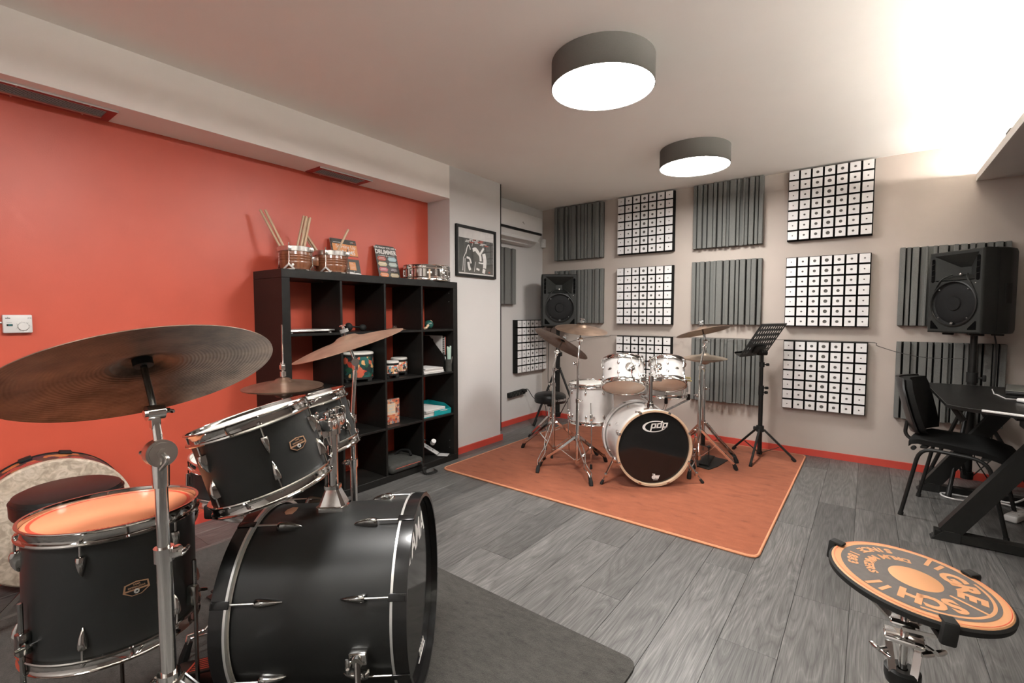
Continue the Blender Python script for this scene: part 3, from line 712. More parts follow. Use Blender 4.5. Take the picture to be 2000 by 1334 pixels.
q.cyl(lw(ptop-V(0,0,.034)),lw(ptop+V(0,0,.014)),.026,n=16)
q.build('mount_clamp',M['chrome'],tb)
# rack toms
n1=V(-.201,-.203,.958).normalized(); c1=V(1.753,-4.195,.937); h1=.232
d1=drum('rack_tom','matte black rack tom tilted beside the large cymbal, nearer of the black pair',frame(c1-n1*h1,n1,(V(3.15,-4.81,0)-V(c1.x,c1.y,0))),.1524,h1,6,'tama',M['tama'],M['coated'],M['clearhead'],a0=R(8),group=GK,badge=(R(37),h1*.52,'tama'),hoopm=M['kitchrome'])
c2=V(1.549,-3.905,.925); n2=V(-.19,-.17,.967).normalized(); h2=.205
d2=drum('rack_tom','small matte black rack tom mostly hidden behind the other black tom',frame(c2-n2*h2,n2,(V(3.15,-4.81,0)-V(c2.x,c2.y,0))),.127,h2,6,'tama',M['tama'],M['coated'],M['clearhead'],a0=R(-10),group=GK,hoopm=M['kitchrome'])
for dr,cc,nn,hh,rr_,tgt in((d1,c1,n1,h1,.1524,ptop+sd*.03),(d2,c2,n2,h2,.127,ptop-sd*.03)):
    cen=cc-nn*hh*.5; dv=(tgt-cen); dv=dv-nn*dv.dot(nn); dv.normalize(); li=dr.matrix_world.inverted() if False else None
    Mi=frame(cc-nn*hh,nn,(V(3.15,-4.81,0)-V(cc.x,cc.y,0))).inverted()
    ld=Mi.to_3x3()@dv; a=math.atan2(ld.y,ld.x); Fm=radial(a,rr_-.001,hh*.52,-1)
    MB().rbox((0,0,.003),(.085,.05,.007),.003,Fm).build('gasket',M['rubber'],dr)
    q=MB(); q.dome([(-.036,.008,.01),(-.03,.016,.02),(0,.021,.028),(.026,.016,.022),(.036,.006,.01)],9,Fm@Matrix.Translation((0,0,.005))); q.rbox((.028,0,.030),(.028,.026,.022),.004,Fm); wingnut(q,Fm@V(-.03,0,.026),Fm.to_3x3()@V(-1,0,.4),1.3); wingnut(q,Fm@V(.028,.018,.032),Fm.to_3x3()@V(0,1,0),1.1)
    q.build('mount_bracket',M['chrome'],dr)
    p_a=Fm@V(.02,0,.032); p_b=Fm@V(.075,0,.036); p_c=Mi@(tgt+V(0,0,.004))
    MB().tube([p_a,p_b.lerp(p_a,.15),p_b.lerp(p_c,.05),p_c],.0058,8).build('l_rod',M['chrome'],dr)
# floor tom
nf=V(-.04,.03,1).normalized(); cf=V(1.555,-4.457,.706); hf_=.330
MF=frame(cf-nf*hf_,nf,(V(3.15,-4.81,0)-V(cf.x,cf.y,0)))
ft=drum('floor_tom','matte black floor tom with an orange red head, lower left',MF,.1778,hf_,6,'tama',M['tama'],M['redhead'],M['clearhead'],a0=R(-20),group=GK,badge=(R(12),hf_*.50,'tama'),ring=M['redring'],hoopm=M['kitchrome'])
q=MB(); s_='EVANS HYDRAULIC'
for k,ch in enumerate(s_):
    if ch==' ': continue
    a=R(8)+(k-len(s_)/2)*.066; r=.148; q.text(ch,.011,frameXY((r*math.cos(a),r*math.sin(a),hf_-.0103),(-math.sin(a),math.cos(a),0),(-math.cos(a),-math.sin(a),0)),bold=.0003)
q.build('head_lettering',M['redring'],ft)
for deg in(-62,58,178):
    a=R(deg); q=MB(); leg_bracket(q,a,.177,.075); q.build('leg_bracket',M['nickel'],ft)
    r=.177+.016; x,y=r*math.cos(a),r*math.sin(a); wb=MF@V(x,y,.0); wb.z=.011; lb=MF.inverted()@wb
    drum_leg(ft,(x,y,.17),lb,M['nickel'])
# snare, hidden behind the tom
cs=V(1.268,-3.991,.694); ns=V(.05,.03,1).normalized(); hs=.15
Ms=frame(cs-ns*hs,ns,(V(3.15,-4.81,0)-V(cs.x,cs.y,0)))
sn=drum('snare_drum','black snare drum half hidden behind the tilted black tom',Ms,.1778,hs,8,'snare',M['tama'],M['coated'],M['clearhead'],a0=R(12),group=GK)

# ---- gathering drum and throne at the red wall
Gc=V(.268,-4.376,.2905); Gn=V(.996,-.068,.0).normalized()
t=thing('hand_drum','large round hand drum with skin head and floral rim, standing against the red wall','drum',frame(Gc-Gn*.195,Gn,(0,0,1)))
MB().lathe([(.262,0),(.274,0),(.274,.185),(.268,.193)],72).build('shell',M['conf_rim'],t)
MB().lathe([(0,.194),(.272,.194),(.279,.188),(.2795,.172),(.274,.172)],72).build('drumhead',M['fibre'],t)
for z in(.0,.158): MB().lathe([(.274,z),(.2775,z),(.2775,z+.014),(.274,z+.014)],72).build('rim_band',M['rubber'],t)
h0=None
for k in range(4):
    Mx=radial(R(-12+k*28),.274,.03,1)
    if h0 is None: h0=MB().rbox((0,0,.006),(.05,.045,.012),.004).build('handle_pad',M['rubber'],t); h0.matrix_local=Mx
    else: inst(h0,Mx,t)
MB().lathe([(0,.004),(.262,.004)],48).build('back_head',M['fibre'],t)
def throne(x,y,zs,Rr,label,feet,z0,txt=None,group='drum thrones'):
    t=thing('drum_throne',label,'stool',V(x,y,0),group); th=.085
    s_=MB().lathe([(0,zs),(Rr*.82,zs-.002),(Rr*.95,zs-.012),(Rr,zs-.03),(Rr,zs-th+.012),(Rr*.97,zs-th),(0,zs-th)],48).build('seat',M['leather'],t)
    MB().tube([(Rr*math.cos(2*PI*k/40),Rr*math.sin(2*PI*k/40),zs-.028) for k in range(40)],.0022,5,closed=True).build('piping',M['leather'],s_)
    if txt:
        a0,tx=txt; q=MB()
        for k,ch in enumerate(tx):
            a=a0+k*.085; q.text(ch,.026,frameXY((Rr*math.cos(a)*1.003,Rr*math.sin(a)*1.003,zs-.052),(-math.sin(a),math.cos(a),0),(0,0,1)),bold=.0008)
        q.build('lettering',M['silver'],s_)
    MB().cyl((0,0,zs-th-.04),(0,0,zs-th+.002),.03,n=16).build('seat_hub',M['black'],t)
    MB().cyl((0,0,.14),(0,0,zs-th-.03),.0125,n=14).build('upper_post',M['chrome'],t)
    q=MB(); q.cyl((0,0,.10),(0,0,zs-th-.13),.0165,n=14).cyl((0,0,zs-th-.14),(0,0,zs-th-.055),.021,n=14); wingnut(q,(.02,-.02,zs-th-.1),(1,-1,0)); q.build('lower_post',M['chrome'],t)
    zh=min(zs-th-.14,.30)
    for fx,fy in feet:
        dx,dy=fx-x,fy-y; L=math.hypot(dx,dy); ux,uy=dx/L,dy/L; sx,sy=-uy*.011,ux*.011
        q=MB()
        for s in(1,-1): q.bar((ux*.02+sx*s,uy*.02+sy*s,zh),(dx*.9+sx*s,dy*.9+sy*s,z0+.035),.004,.016)
        q.bar((ux*L*.48,uy*L*.48,zh*.55),(ux*.015,uy*.015,.115),.014,.004); lg_=q.build('leg',M['chrome'],t)
        MB().tube([(dx*.84,dy*.84,z0+.044),(dx*.97,dy*.97,z0+.014),(dx*1.0,dy*1.0,z0)],[.012,.017,.013],10).build('rubber_foot',M['rubber'],lg_)
    return t
throne(.655,-4.393,.545,.168,'low round black drum stool with a red sheen, between hand drum and floor tom',[(.95,-4.30),(.48,-4.15),(.56,-4.66)],.0005)
throne(.775,-1.04,.485,.150,'round black drum stool behind the left cymbal stands',[(.507,-1.0),(.872,-1.28),(.929,-.824)],.012,txt=(R(-38),'O GIBRALTAR'))

# ---- white kit
GW='drums of the white kit'
def face_dir(c,deg):
    d=V(3.152-c.x,-4.813-c.y,0).normalized(); return Matrix.Rotation(R(deg),3,'Z')@d
FB=V(1.992,-1.61,.2895); AW=V(.641,-.768,0).normalized(); LWB=.42; BW0=FB-AW*LWB
MWB=frame(BW0,AW,(0,0,1))
wb=bass_drum('white bass drum with black front head, on the orange rug',MWB,.27,LWB,M['pearl'],M['pearl'],None,M['blackhead'],[22.5+45*k for k in range(8)],8,'oval',GW)
hpf=[o for o in wb.children if o.name.startswith('hoop')][1]
MB().lathe([(.2545,LWB-.0212),(.2545,LWB-.001),(.2565,LWB+.0012),(.2695,LWB+.0012),(.2707,LWB-.001),(.2707,LWB-.004)],96).build('hoop_edge',M['maple'],hpf)
# logo: swoosh ring and letters
fm=frameXY((0,0,LWB-.0213),V(0,-1,0) if False else (MWB.to_3x3().inverted()@V(0,0,1).cross(AW)),(1,0,0))
if (MWB.to_3x3()@fm.col[0].to_3d()).dot(rgt)<0: fm=frameXY((0,0,LWB-.0213),-fm.col[0].to_3d(),(1,0,0))
q=MB(); vv=[];fs=[]; n=48
for k in range(n+1):
    t_=R(28)+R(312)*k/n; 
    ci,co=(math.cos(t_),math.sin(t_)),(math.cos(t_),math.sin(t_))
    tk=.5-.5*math.cos(t_); 
    vv+=[(.086*co[0],.040*co[1],0),(.086*co[0]*(1-.02-.20*tk),.040*co[1]*(1-.10-.12*tk),0)]
for k in range(n): fs.append((2*k,2*k+1,2*k+3,2*k+2))
Ml=fm@Matrix.Translation((.005,.150,.0004))@Matrix.Rotation(R(3),4,'Z')
q.add(vv,fs,Ml)
sk=Matrix(((1,.28,0,0),(0,1,0,0),(0,0,1,0),(0,0,0,1)))
def blk(x0,y0,x1,y1): q.box(((x0+x1)/2,(y0+y1)/2,.0003),(x1-x0,y1-y0,.0006),Ml@Matrix.Translation((.020,.000,0))@sk)
for ox,kind in((-.046,'p'),(-.005,'d'),(.036,'p')):
    s_=.010; w_=.036; hh=.034
    blk(ox,-.012,ox+s_,.022) if kind=='p' else blk(ox,-.012,ox+s_,.022)
    blk(ox+w_-s_,-.012,ox+w_,.022); blk(ox,.0145,ox+w_,.022); blk(ox,-.012,ox+w_,-.0045)
    if kind=='p': blk(ox,-.030,ox+s_,-.010)
    else: blk(ox+w_-s_,.02,ox+w_,.036)
q.build('logo',M['ink'],wb)
q=MB(); Md=fm@Matrix.Translation((.018,-.207,.0004)); q.text('dw',.042,Md,bold=.0035)
q.box((-.016,.019,.0003),(.016,.0035,.0006),Md); q.box((0,-.022,.0003),(.034,.002,.0006),Md); q.build('logo',M['ink'],wb)
# oval badge on its shell
a_=R(-58) if (MWB.to_3x3()@V(math.cos(R(-58)),math.sin(R(-58)),0)).dot(rgt)<0 else R(58)
Fb=frameXY((.252*math.cos(a_),.252*math.sin(a_),LWB*.56),(0,0,1),(-math.sin(a_),math.cos(a_),0))
MB().lathe([(0,.002),(.010,.002),(.012,.001),(.0125,-.003)],20,Fb@Matrix.Diagonal((1.7,.8,1,1))).build('badge',M['steel'],wb)
invW=MWB.inverted()
for (fx,fy) in((1.666,-1.771),(2.243,-1.312)):
    s_=1 if fx>2 else -1; sdw=V(0,0,1).cross(AW)*1; sdw=sdw if sdw.dot(V(fx-FB.x,fy-FB.y,0)-AW*(V(fx-FB.x,fy-FB.y,0).dot(AW)))>0 else -sdw
    a=R(112); out=V(0,0,1)*math.cos(a)+sdw*math.sin(a); P0=FB-AW*.095+out*.252; P1=P0+out*.032; Ft=V(fx,fy,.0125)
    q=MB(); q.sph(invW@(P0+out*.018),.026,14).cyl(invW@P0,invW@P1,.018,n=14); wingnut(q,invW@(P1+V(0,0,.012)),MWB.to_3x3().inverted()@out,1.1); q.build('spur_bracket',M['chrome'],wb)
    q=MB(); mid=P1.lerp(Ft,.62); q.tube([invW@P1,invW@mid],.0095,10).tube([invW@mid,invW@Ft],.0062,10).rbox(invW@mid,(.03,.022,.022),.005); sp=q.build('spur',M['chrome'],wb)
    d=(Ft-P1).normalized(); MB().tube([invW@(Ft-d*.035),invW@(Ft-d*.004),invW@Ft],[.0095,.0125,.010],10).build('rubber_foot',M['rubber'],sp)
pb=V(1.928,-1.533,.5425); pt2=V(1.928,-1.533,.765)
q=MB(); Fw=frame(invW@pb,invW.to_3x3()@V(0,0,1)); q.lathe([(.0,-.002),(.046,-.002),(.046,.006),(.034,.011),(.026,.013),(.026,.05),(.022,.052),(.022,.066),(.0,.066)],28,Fw); wingnut(q,Fw@V(.03,0,.04),Fw.to_3x3()@V(1,0,0)); q.build('mount_base',M['chrome'],wb)
MB().cyl(invW@(pb+V(0,0,.03)),invW@pt2,.0143,n=18).build('mount_post',M['chrome'],wb)
q=MB(); side=V(.8,.6,0)
q.cyl(invW@(pt2-V(0,0,.018)),invW@(pt2+V(0,0,.022)),.021,n=18)
for s in(1,-1):
    c_=pt2+side*.055*s-V(0,0,.002); q.rbox((0,0,0),(.045,.034,.036),.008,frame(invW@c_,invW.to_3x3()@V(0,0,1),invW.to_3x3()@side)); q.cyl(invW@(c_),invW@(pt2),.011,n=10); wingnut(q,invW@(c_+V(0,0,.024)),invW.to_3x3()@V(0,0,1),1.2)
q.build('mount_clamp',M['chrome'],wb)
def wtom(label,bc,n,h,Rs,bdeg,s,badge_deg,lugdeg):
    n=n.normalized(); bc=Vector(bc); fd=face_dir(bc,0); Mi=frame(bc,n,fd)
    d=drum('rack_tom',label,Mi,Rs,h,6,'oval',M['pearl'],M['coated'],M['clearhead'],a0=R(lugdeg),group=GW,badge=(R(badge_deg),h*.5,'pdp'))
    inv=Mi.inverted(); a=R(bdeg); F=radial(a,Rs-.001,h*.52,-1)
    q=MB().lathe([(0,.010),(.022,.009),(.034,.006),(.037,.001),(.036,-.006)],28,F); q.rbox((0,0,.018),(.034,.022,.024),.006,F); wingnut(q,F@V(.0,.016,.026),F.to_3x3()@V(0,1,.3),1.1); q.build('mount_bracket',M['chrome'],d)
    tgt=pt2+side*.055*s; p_a=F@V(-.075,0,.024); p_b=F@V(.045,0,.024); p_c=inv@tgt
    wpc=Mi@p_b; low=V(wpc.x,wpc.y,tgt.z)
    MB().tube([p_a,p_b,inv@(V(wpc.x,wpc.y,0).lerp(V(tgt.x,tgt.y,0),.12)+V(0,0,tgt.z)),p_c],.0055,8).build('l_rod',M['chrome'],d)
    return d
wtom('white rack tom on the left of the white bass drum, larger of the white pair',(1.712,-1.511,.674),V(-.212,.425,.88),.217,.1524,20,-1,-38,-12)
wtom('small white rack tom on the right above the white bass drum',(1.968,-1.287,.689),V(-.203,.452,.869),.2,.127,-31,1,33,2)
fc=V(1.361,-1.325,.342); fn=V(-.03,-.01,1).normalized(); Mi=frame(fc,fn,face_dir(fc,0))
wf=drum('floor_tom','white floor tom on three chrome legs beside the white bass drum',Mi,.1778,.331,8,'oval',M['pearl'],M['coated'],M['clearhead'],a0=R(-14),group=GW)
inv=Mi.inverted()
for (fx,fy,zb_) in((1.058,-1.461,1),(1.454,-1.515,0),(1.50,-1.14,0)):
    v=inv.to_3x3()@V(fx-fc.x,fy-fc.y,0); a=math.atan2(v.y,v.x); q=MB(); leg_bracket(q,a,.177,.075); q.build('leg_bracket',M['chrome'],wf)
    r=.195; top=V(r*math.cos(a),r*math.sin(a),.19); low=V(r*math.cos(a),r*math.sin(a),-.245); ftp=inv@V(fx,fy,.0125)
    if zb_: drum_leg(wf,top,ftp,M['chrome'],off=[low,inv@V(fx,fy,.085)])
    else: drum_leg(wf,top,ftp,M['chrome'],off=[V(r*math.cos(a),r*math.sin(a),-.02)])
# snare on its stand
sc_=V(1.83,-.98,.548); Ms2=frame(sc_,V(-.04,.05,1),face_dir(sc_,0))
ws=drum('snare_drum','white snare drum on a chrome stand, partly hidden behind the small white tom',Ms2,.1778,.14,8,'snare',M['pearl'],M['coated'],M['clearhead'],a0=R(6),group=GW)
def tripod_leg(t,x,y,foot,z0,zh,style,mt,zb=.10,gap=.011,nm='leg'):
    dx,dy=foot[0]-x,foot[1]-y; L=math.hypot(dx,dy); ux,uy=dx/L,dy/L; px,py=-uy*gap,ux*gap
    def P(r,z,s): return V(ux*r+px*s,uy*r+py*s,z)
    q=MB(); zm=z0+(zh-z0)*.62
    if style=='bar':
        for s in(1,-1): q.bar(P(.02,zh,s),P(L*.45,zm,s),.005,.018); q.bar(P(L*.45,zm,s),P(L*.93,z0+.05,s),.005,.018)
        q.cyl(P(.02,zh,1.6),P(.02,zh,-1.6),.006,n=8); q.cyl(P(L*.45,zm,1.6),P(L*.45,zm,-1.6),.005,n=8)
    else:
        for s in(1,-1): q.tube([P(.02,zh,s*1.3),P(L*.42,zm+.01,s*1.5),P(L*.55,zm-.045,s*.35),P(L*.66,zm-.075,s*1.5),P(L*.9,z0+.08,s*1.1),P(L*.95,z0+.05,s*.2)],.004,7)
        q.cyl(P(L*.55,zm-.045,1),P(L*.55,zm-.045,-1),.007,n=8)
    q.bar(P(L*.45,zm-.004,0),P(.014,zb,0),.013,.004); lg=q.build(nm,mt,t)
    MB().tube([P(L*.90,z0+.064,0),P(L*.97,z0+.018,0),P(L,z0,0)],[.012,.0165,.013],10).build('rubber_foot',M['rubber'],lg)
def clamp(mb,z,r,d=(1,-.6,0)):
    d=Vector(d).normalized(); mb.cyl((0,0,z-.018),(0,0,z+.012),r+.004,n=14).rbox((d.x*(r+.008),d.y*(r+.008),z),(.022,.022,.022),.004); wingnut(mb,(d.x*(r+.018),d.y*(r+.018),z),d,1.0); return mb
def cymbal_stand(label,x,y,z0,feet,zh,z1,z2,cc,n,group='cymbal stands',wd=(1,-.6,0),ratchet=False,tl=.10,rad=(.0143,.0111,.0079)):
    t=thing('cymbal_stand',label,'stand',V(x,y,0),group); o=V(x,y,0)
    for ft_,st in feet: tripod_leg(t,x,y,ft_,z0,zh,st,M['chrome'],z0+.07)
    n=Vector(n).normalized(); cc=Vector(cc)-o; tp=cc-n*tl
    q=MB().cyl((0,0,z0+.045),(0,0,z1),rad[0],n=16).cyl((0,0,zh-.02),(0,0,zh+.022),rad[0]+.007,n=14).cyl((0,0,z0+.05),(0,0,z0+.085),rad[0]+.006,n=14); clamp(q,z1,rad[0],wd); wingnut(q,(-.025,-.012,zh),(-1,-.5,0)); q.build('lower_tube',M['chrome'],t)
    q=MB().cyl((0,0,z1-.02),(0,0,z2),rad[1],n=14)
    if ratchet:
        cd_=V(CAM.x-x,CAM.y-y,0).normalized(); cd_=(cd_+V(.25,.2,.12)).normalized(); c0=V(0,0,z2+.018)
        q.cyl((0,0,z2-.055),(0,0,z2-.004),.0155,.017,n=18); q.build('middle_tube',M['chrome'],t)
        q=MB().cyl(c0-cd_*.018,c0+cd_*.018,.0285,n=28).cyl(c0-cd_*.022,c0+cd_*.022,.023,n=28).cyl(c0-cd_*.025,c0+cd_*.026,.010,n=16); q.tube(bez([c0+cd_*.026,c0+cd_*.031+V(.008,.004,-.012),c0+cd_*.028+V(-.006,-.004,-.034)],8),.004,7).tube([c0-V(.8,.6,0)*.026,c0-V(.8,.6,0)*.042],.004,7); q.build('ratchet_joint',M['steel'],t)
    else:
        clamp(q,z2,rad[1],(-wd[0],wd[1],0)); q.build('middle_tube',M['chrome'],t)
    q=MB().tube([(0,0,z2-.02),(0,0,z2+.02),tp-V(0,0,.012)],rad[2],12); q.build('upper_tube',M['chrome'],t)
    side=n.cross(V(0,0,1)); side=side.normalized() if side.length>.05 else V(.8,.6,0)
    q=MB().cyl(tp-side*.016,tp+side*.016,.016,n=18).cyl(tp-side*.02,tp+side*.02,.008,n=10).rbox(tp-V(0,0,.022),(.02,.018,.03),.004); wingnut(q,tp+side*.02,side,1.0); q.build('tilter',M['chrome'],t)
    MB().cyl(tp,cc+n*.062,.0042,n=8).cyl(tp+n*.012,cc+n*.006,.0065,n=10).build('stem',M['nickel'],t)
    F=frame(cc,n)
    MB().cyl((0,0,.004),(0,0,.021),.019,n=18,M=F).build('felt_washer',M['rubber'],t); MB().cyl((0,0,.034),(0,0,.048),.017,n=18,M=F).build('felt_washer',M['felt'],t)
    q=MB(); wingnut(q,F@V(0,0,.055),n,1.0); q.build('wing_nut',M['steel'],t)
    return t
def cymbal(label,c,n,r,m,group=None,bell=1.0,z_hole=.026,cat='cymbal'):
    pr=[]; hb=z_hole
    for k in range(19):
        u=k/18; rr=r*u
        if u<.20: z=hb+.006*bell+(.012*bell)*math.sqrt(max(0,1-(u/.205)**2))
        else: z=hb*(1-((u-.2)/.8)**1.7)*.98+.006*bell*max(0,1-(u-.2)/.12)
        pr.append((max(rr,.006),z))
    top=pr; bot=[(a,z-.0016) for a,z in pr]
    mb=MB().lathe(top+bot[::-1],96,closed=True)
    o=mb.build('cymbal',m); o.matrix_world=frame(c,n,(0,0,1) if abs(Vector(n).normalized().z)<.9 else (1,0,0)); return tag(o,label,cat,group)
# white kit cymbals and stands  (cymbal centre c is in the rim plane; stand felt sits at the bell)
def top_of(c,n,h=.022): return Vector(c)+Vector(n).normalized()*h
nA=V(.172,-.093,.981); cA=V(1.378,-1.555,1.105)
cymbal('thin bronze cymbal, nearly level, left of the white toms, upper one of two',cA,nA,.203,M['cymbrown'])
cymbal_stand('chrome cymbal stand left of the white bass drum, its front foot nearest the camera',1.375,-1.595,.0125,[((1.63,-1.849),'wire'),((1.468,-1.274),'bar'),((1.089,-1.706),'bar')],.27,.56,.845,top_of(cA,nA),nA)
nB=V(.29,.452,.843); cB=V(1.06,-1.325,.972)
cymbal('large steeply tilted bronze ride cymbal at far left of the white kit',cB,nB,.254,M['cymbrown'])
cymbal_stand('chrome cymbal stand under the steeply tilted ride cymbal',1.03,-1.392,.0125,[((.671,-1.348),'bar'),((1.167,-1.845),'wire'),((1.327,-1.15),'bar')],.31,.63,.76,top_of(cB,nB),nB,wd=(-1,-.3,0))
nC=V(-.188,-.163,.968); nC=V(-.255,.08,.96); cC=V(2.113,-.912,1.085)
cymbal('bronze crash cymbal tilted up to the right, right of the white toms',cC,nC,.203,M['cymbrown'])
cymbal_stand('chrome cymbal stand right of the white bass drum with double braced legs',2.10,-.915,.0125,[((2.375,-.864),'bar'),((2.135,-1.287),'wire'),((1.80,-.74),'bar')],.30,.58,.80,top_of(cC,nC),nC,wd=(-1,-.5,0))
def hihat(label,x,y,z0,zc,feet,m,lab_t,lab_b,r=.178,rodtop=.22,group='hi-hat cymbals',zh=.30):
    t=thing('hihat_stand',label,'stand',V(x,y,0),'hi-hat stands')
    for f,s in feet: tripod_leg(t,x,y,f,z0,zh,s,M['chrome'],z0+.09)
    q=MB().cyl((0,0,z0+.05),(0,0,.60),.0128,n=14).cyl((0,0,zh-.02),(0,0,zh+.022),.019,n=14); clamp(q,.60,.0128,(1,-.6,0)); q.build('lower_tube',M['chrome'],t)
    MB().cyl((0,0,.58),(0,0,zc-.035),.0095,n=14).build('upper_tube',M['chrome'],t)
    q=MB().lathe([(.008,zc-.05),(.02,zc-.045),(.026,zc-.022),(.022,zc-.018),(.008,zc-.018)],20); q.build('seat_cup',M['black'],t)
    q=MB().cyl((0,0,zc-.05),(0,0,zc+rodtop),.0034,n=8); q.build('pull_rod',M['chrome'],t)
    q=MB().cyl((0,0,zc+.055),(0,0,zc+.078),.013,n=14).cyl((0,0,zc+.085),(0,0,zc+.115),.010,n=12).rbox((.006,-.006,zc+.10),(.022,.02,.02),.003).cyl((0,0,zc+.05),(0,0,zc+.09),.006,n=10); wingnut(q,(-.013,0,zc+.10),(-1,0,.3),.9); q.build('clutch',M['steel'],t)
    MB().cyl((0,0,z0+.09),(0,0,z0+.20),.017,n=14).build('spring_cover',M['black'],t)
    cymbal(lab_t,(x,y,zc+.006),(0.02,-.03,1),r,m,group)
    o=cymbal(lab_b,(x,y,zc-.004),(0.02,-.03,-1),r,m,group)
    return t
hs_=hihat('chrome hi-hat stand with black pedal plate at the right of the white kit',2.055,-.62,.0125,.848,[((2.34,-.669),'bar'),((1.80,-.43),'bar')],M['cymgold'],'upper of the two pale bronze hi-hat cymbals at the right of the white kit','lower of the two pale bronze hi-hat cymbals at the right of the white kit')
q=MB(); o_=V(2.055,-.62,0)
pl=[(2.02,-.70),(2.10,-.60),(2.262,-.64),(2.235,-.86),(2.20,-.985),(2.10,-.955)]
q.prism([(a-o_.x,b_-o_.y) for a,b_ in pl],.0125,.019); q.build('pedal_plate',M['black'],hs_)
q=MB().rbox((.085,-.19,.045),(.075,.20,.012),.004,Matrix.Translation((0,0,.02))@Matrix.Rotation(R(8),4,'X')); q.build('footboard',M['black'],hs_)
q=MB().bar((.125,-.30,.018),(.118,-.275,.165),.016,.006,up=(1,0,0)).sph((.118,-.275,.172),.014,12).cyl((.118,-.275,.17),(.03,-.22,.165),.004,n=8); q.build('pedal_upright',M['black'],hs_)
def snare_stand(label,x,y,z0,zb,feet,arms,ra=.185,group='snare stands'):
    t=thing('snare_stand',label,'stand',V(x,y,0),group)
    for f,s in feet: tripod_leg(t,x,y,f,z0,.24,s,M['chrome'],z0+.08)
    q=MB().cyl((0,0,z0+.05),(0,0,.36),.0128,n=14).cyl((0,0,.22),(0,0,.26),.019,n=14); clamp(q,.36,.0128); q.build('lower_tube',M['chrome'],t)
    MB().cyl((0,0,.34),(0,0,zb-.11),.0095,n=12).cyl((0,0,zb-.13),(0,0,zb-.10),.017,n=14).build('upper_tube',M['chrome'],t)
    for a in arms:
        c,s=math.cos(R(a)),math.sin(R(a)); q=MB()
        for e in(1,-1): q.bar((c*.012-s*.008*e,s*.012+c*.008*e,zb-.115),(c*(ra+.012)-s*.008*e,s*(ra+.012)+c*.008*e,zb-.014),.004,.013)
        am=q.build('basket_arm',M['chrome'],t)
        MB().rbox((ra+.012,0,zb+.006),(.03,.026,.05),.008,Matrix.Rotation(R(a),4,'Z')).build('rubber_tip',M['rubber'],am)
    return t
snare_stand('chrome snare stand behind the white bass drum',1.83,-.98,.0125,.545,[((2.1,-1.02),'bar'),((1.62,-.80),'bar'),((1.75,-1.24),'bar')],[-65,30,175])
snare_stand('chrome snare stand among pedals behind the black bass drum',1.268,-3.991,.0105,.539,[((1.29,-4.235),'wire'),((1.03,-3.82),'bar'),((1.40,-3.86),'bar')],[-60,60,180])
st=MB().tube([(0,0,0),(.34,0,0),(.40,0,0)],[.0075,.007,.0035],10).mesh('drumstick',M['yellow'])
for lab,p,d in(('pale yellow drumstick on the white snare, its tip past the small white tom, upper','',(2.05,-1.0,.722)),('pale yellow drumstick on the white snare, its tip past the small white tom, lower','',(2.065,-1.03,.705))):
    o=bpy.data.objects.new('drumstick',st); COL.objects.link(o); tip=Vector(d); o.matrix_world=frameXY(tip,(-.9,.38,.0 if 'upper' in lab else .0),(.4,.9,0)); tag(o,lab,'drumstick','drumsticks on the white snare')

# ---- black kit cymbals, stands, pedals
nR=V(-.457,-.025,.889); cR=V(1.897,-4.469,1.082)
cymbal('big dark ride cymbal in the left foreground seen from below',cR,nR,.254,M['cymdark'])
cymbal_stand('tall chrome cymbal stand in the left foreground under the big dark ride',1.952,-4.466,.0105,[((2.19,-4.20),'bar'),((1.72,-4.24),'wire'),((2.0,-4.82),'bar')],.415,.705,.905,top_of(cR,nR),nR,wd=(.6,.8,0),tl=.105,rad=(.0150,.0122,.0085),ratchet=True)
nK=V(-.152,-.258,.954); cK=V(1.435,-3.648,1.092)
cymbal('light bronze crash cymbal tilted upward, in front of the black bookcase',cK,nK,.229,M['cymlight'])
cymbal_stand('chrome cymbal stand behind the black bass drum, before the bookcase',1.438,-3.64,.0105,[((1.62,-3.40),'bar'),((1.20,-3.50),'bar'),((1.40,-3.93),'wire')],.35,.60,.79,top_of(cK,nK),nK,wd=(-.7,-.7,0),tl=.095)
hk=hihat('chrome hi-hat stand of the black kit, behind the tilted toms',.942,-3.675,.0105,.872,[((1.15,-3.52),'bar'),((.72,-3.55),'bar')],M['cymbrown'],'upper of the two bronze hi-hat cymbals left of the bookcase','lower of the two bronze hi-hat cymbals left of the bookcase',rodtop=.30)
def pedal(par,Fp,name='footboard',L=.27,red=True):
    q=MB().rbox((0,0,.005),(L+.03,.085,.008),.002,Fp); q.build('base_plate',M['black'],par)
    Ft=Fp@Matrix.Translation((-L/2,0,.022))@Matrix.Rotation(R(-14),4,'Y')
    fb=MB().rbox((L/2,0,0),(L,.078,.009),.003,Ft).build('footboard',M['black'],par)
    q=MB()
    for k in range(6): q.box((L*.52,-.026+k*.0105,.0052),(L*.5,.004,.0012),Ft)
    for x in(.24,.78,.9): q.box((L*x,0,.0053),(.008,.062,.0012),Ft)
    q.build('footboard_trim',M['redink'],fb)
Fp=frameXY(Bb-Ax*.165+V(0,0,.0105-.306+.006),V(Ax.x,Ax.y,0),V(-Ax.y,Ax.x,0)); 
bp_=thing('bass_pedal','black bass drum pedal with red ribbed footboard behind the black bass drum','pedal',Matrix.Translation(Fp.translation))
Fl=Matrix.Translation(-Fp.translation)@Fp
pedal(bp_,Fl)
q=MB()
for s in(1,-1): q.bar(Fl@V(.125,.045*s,.0),Fl@V(.125,.045*s,.135),.014,.010,up=Fl.to_3x3()@V(1,0,0))
q.cyl(Fl@V(.125,-.06,.13),Fl@V(.125,.06,.13),.007,n=10); q.build('pedal_frame',M['steel'],bp_)
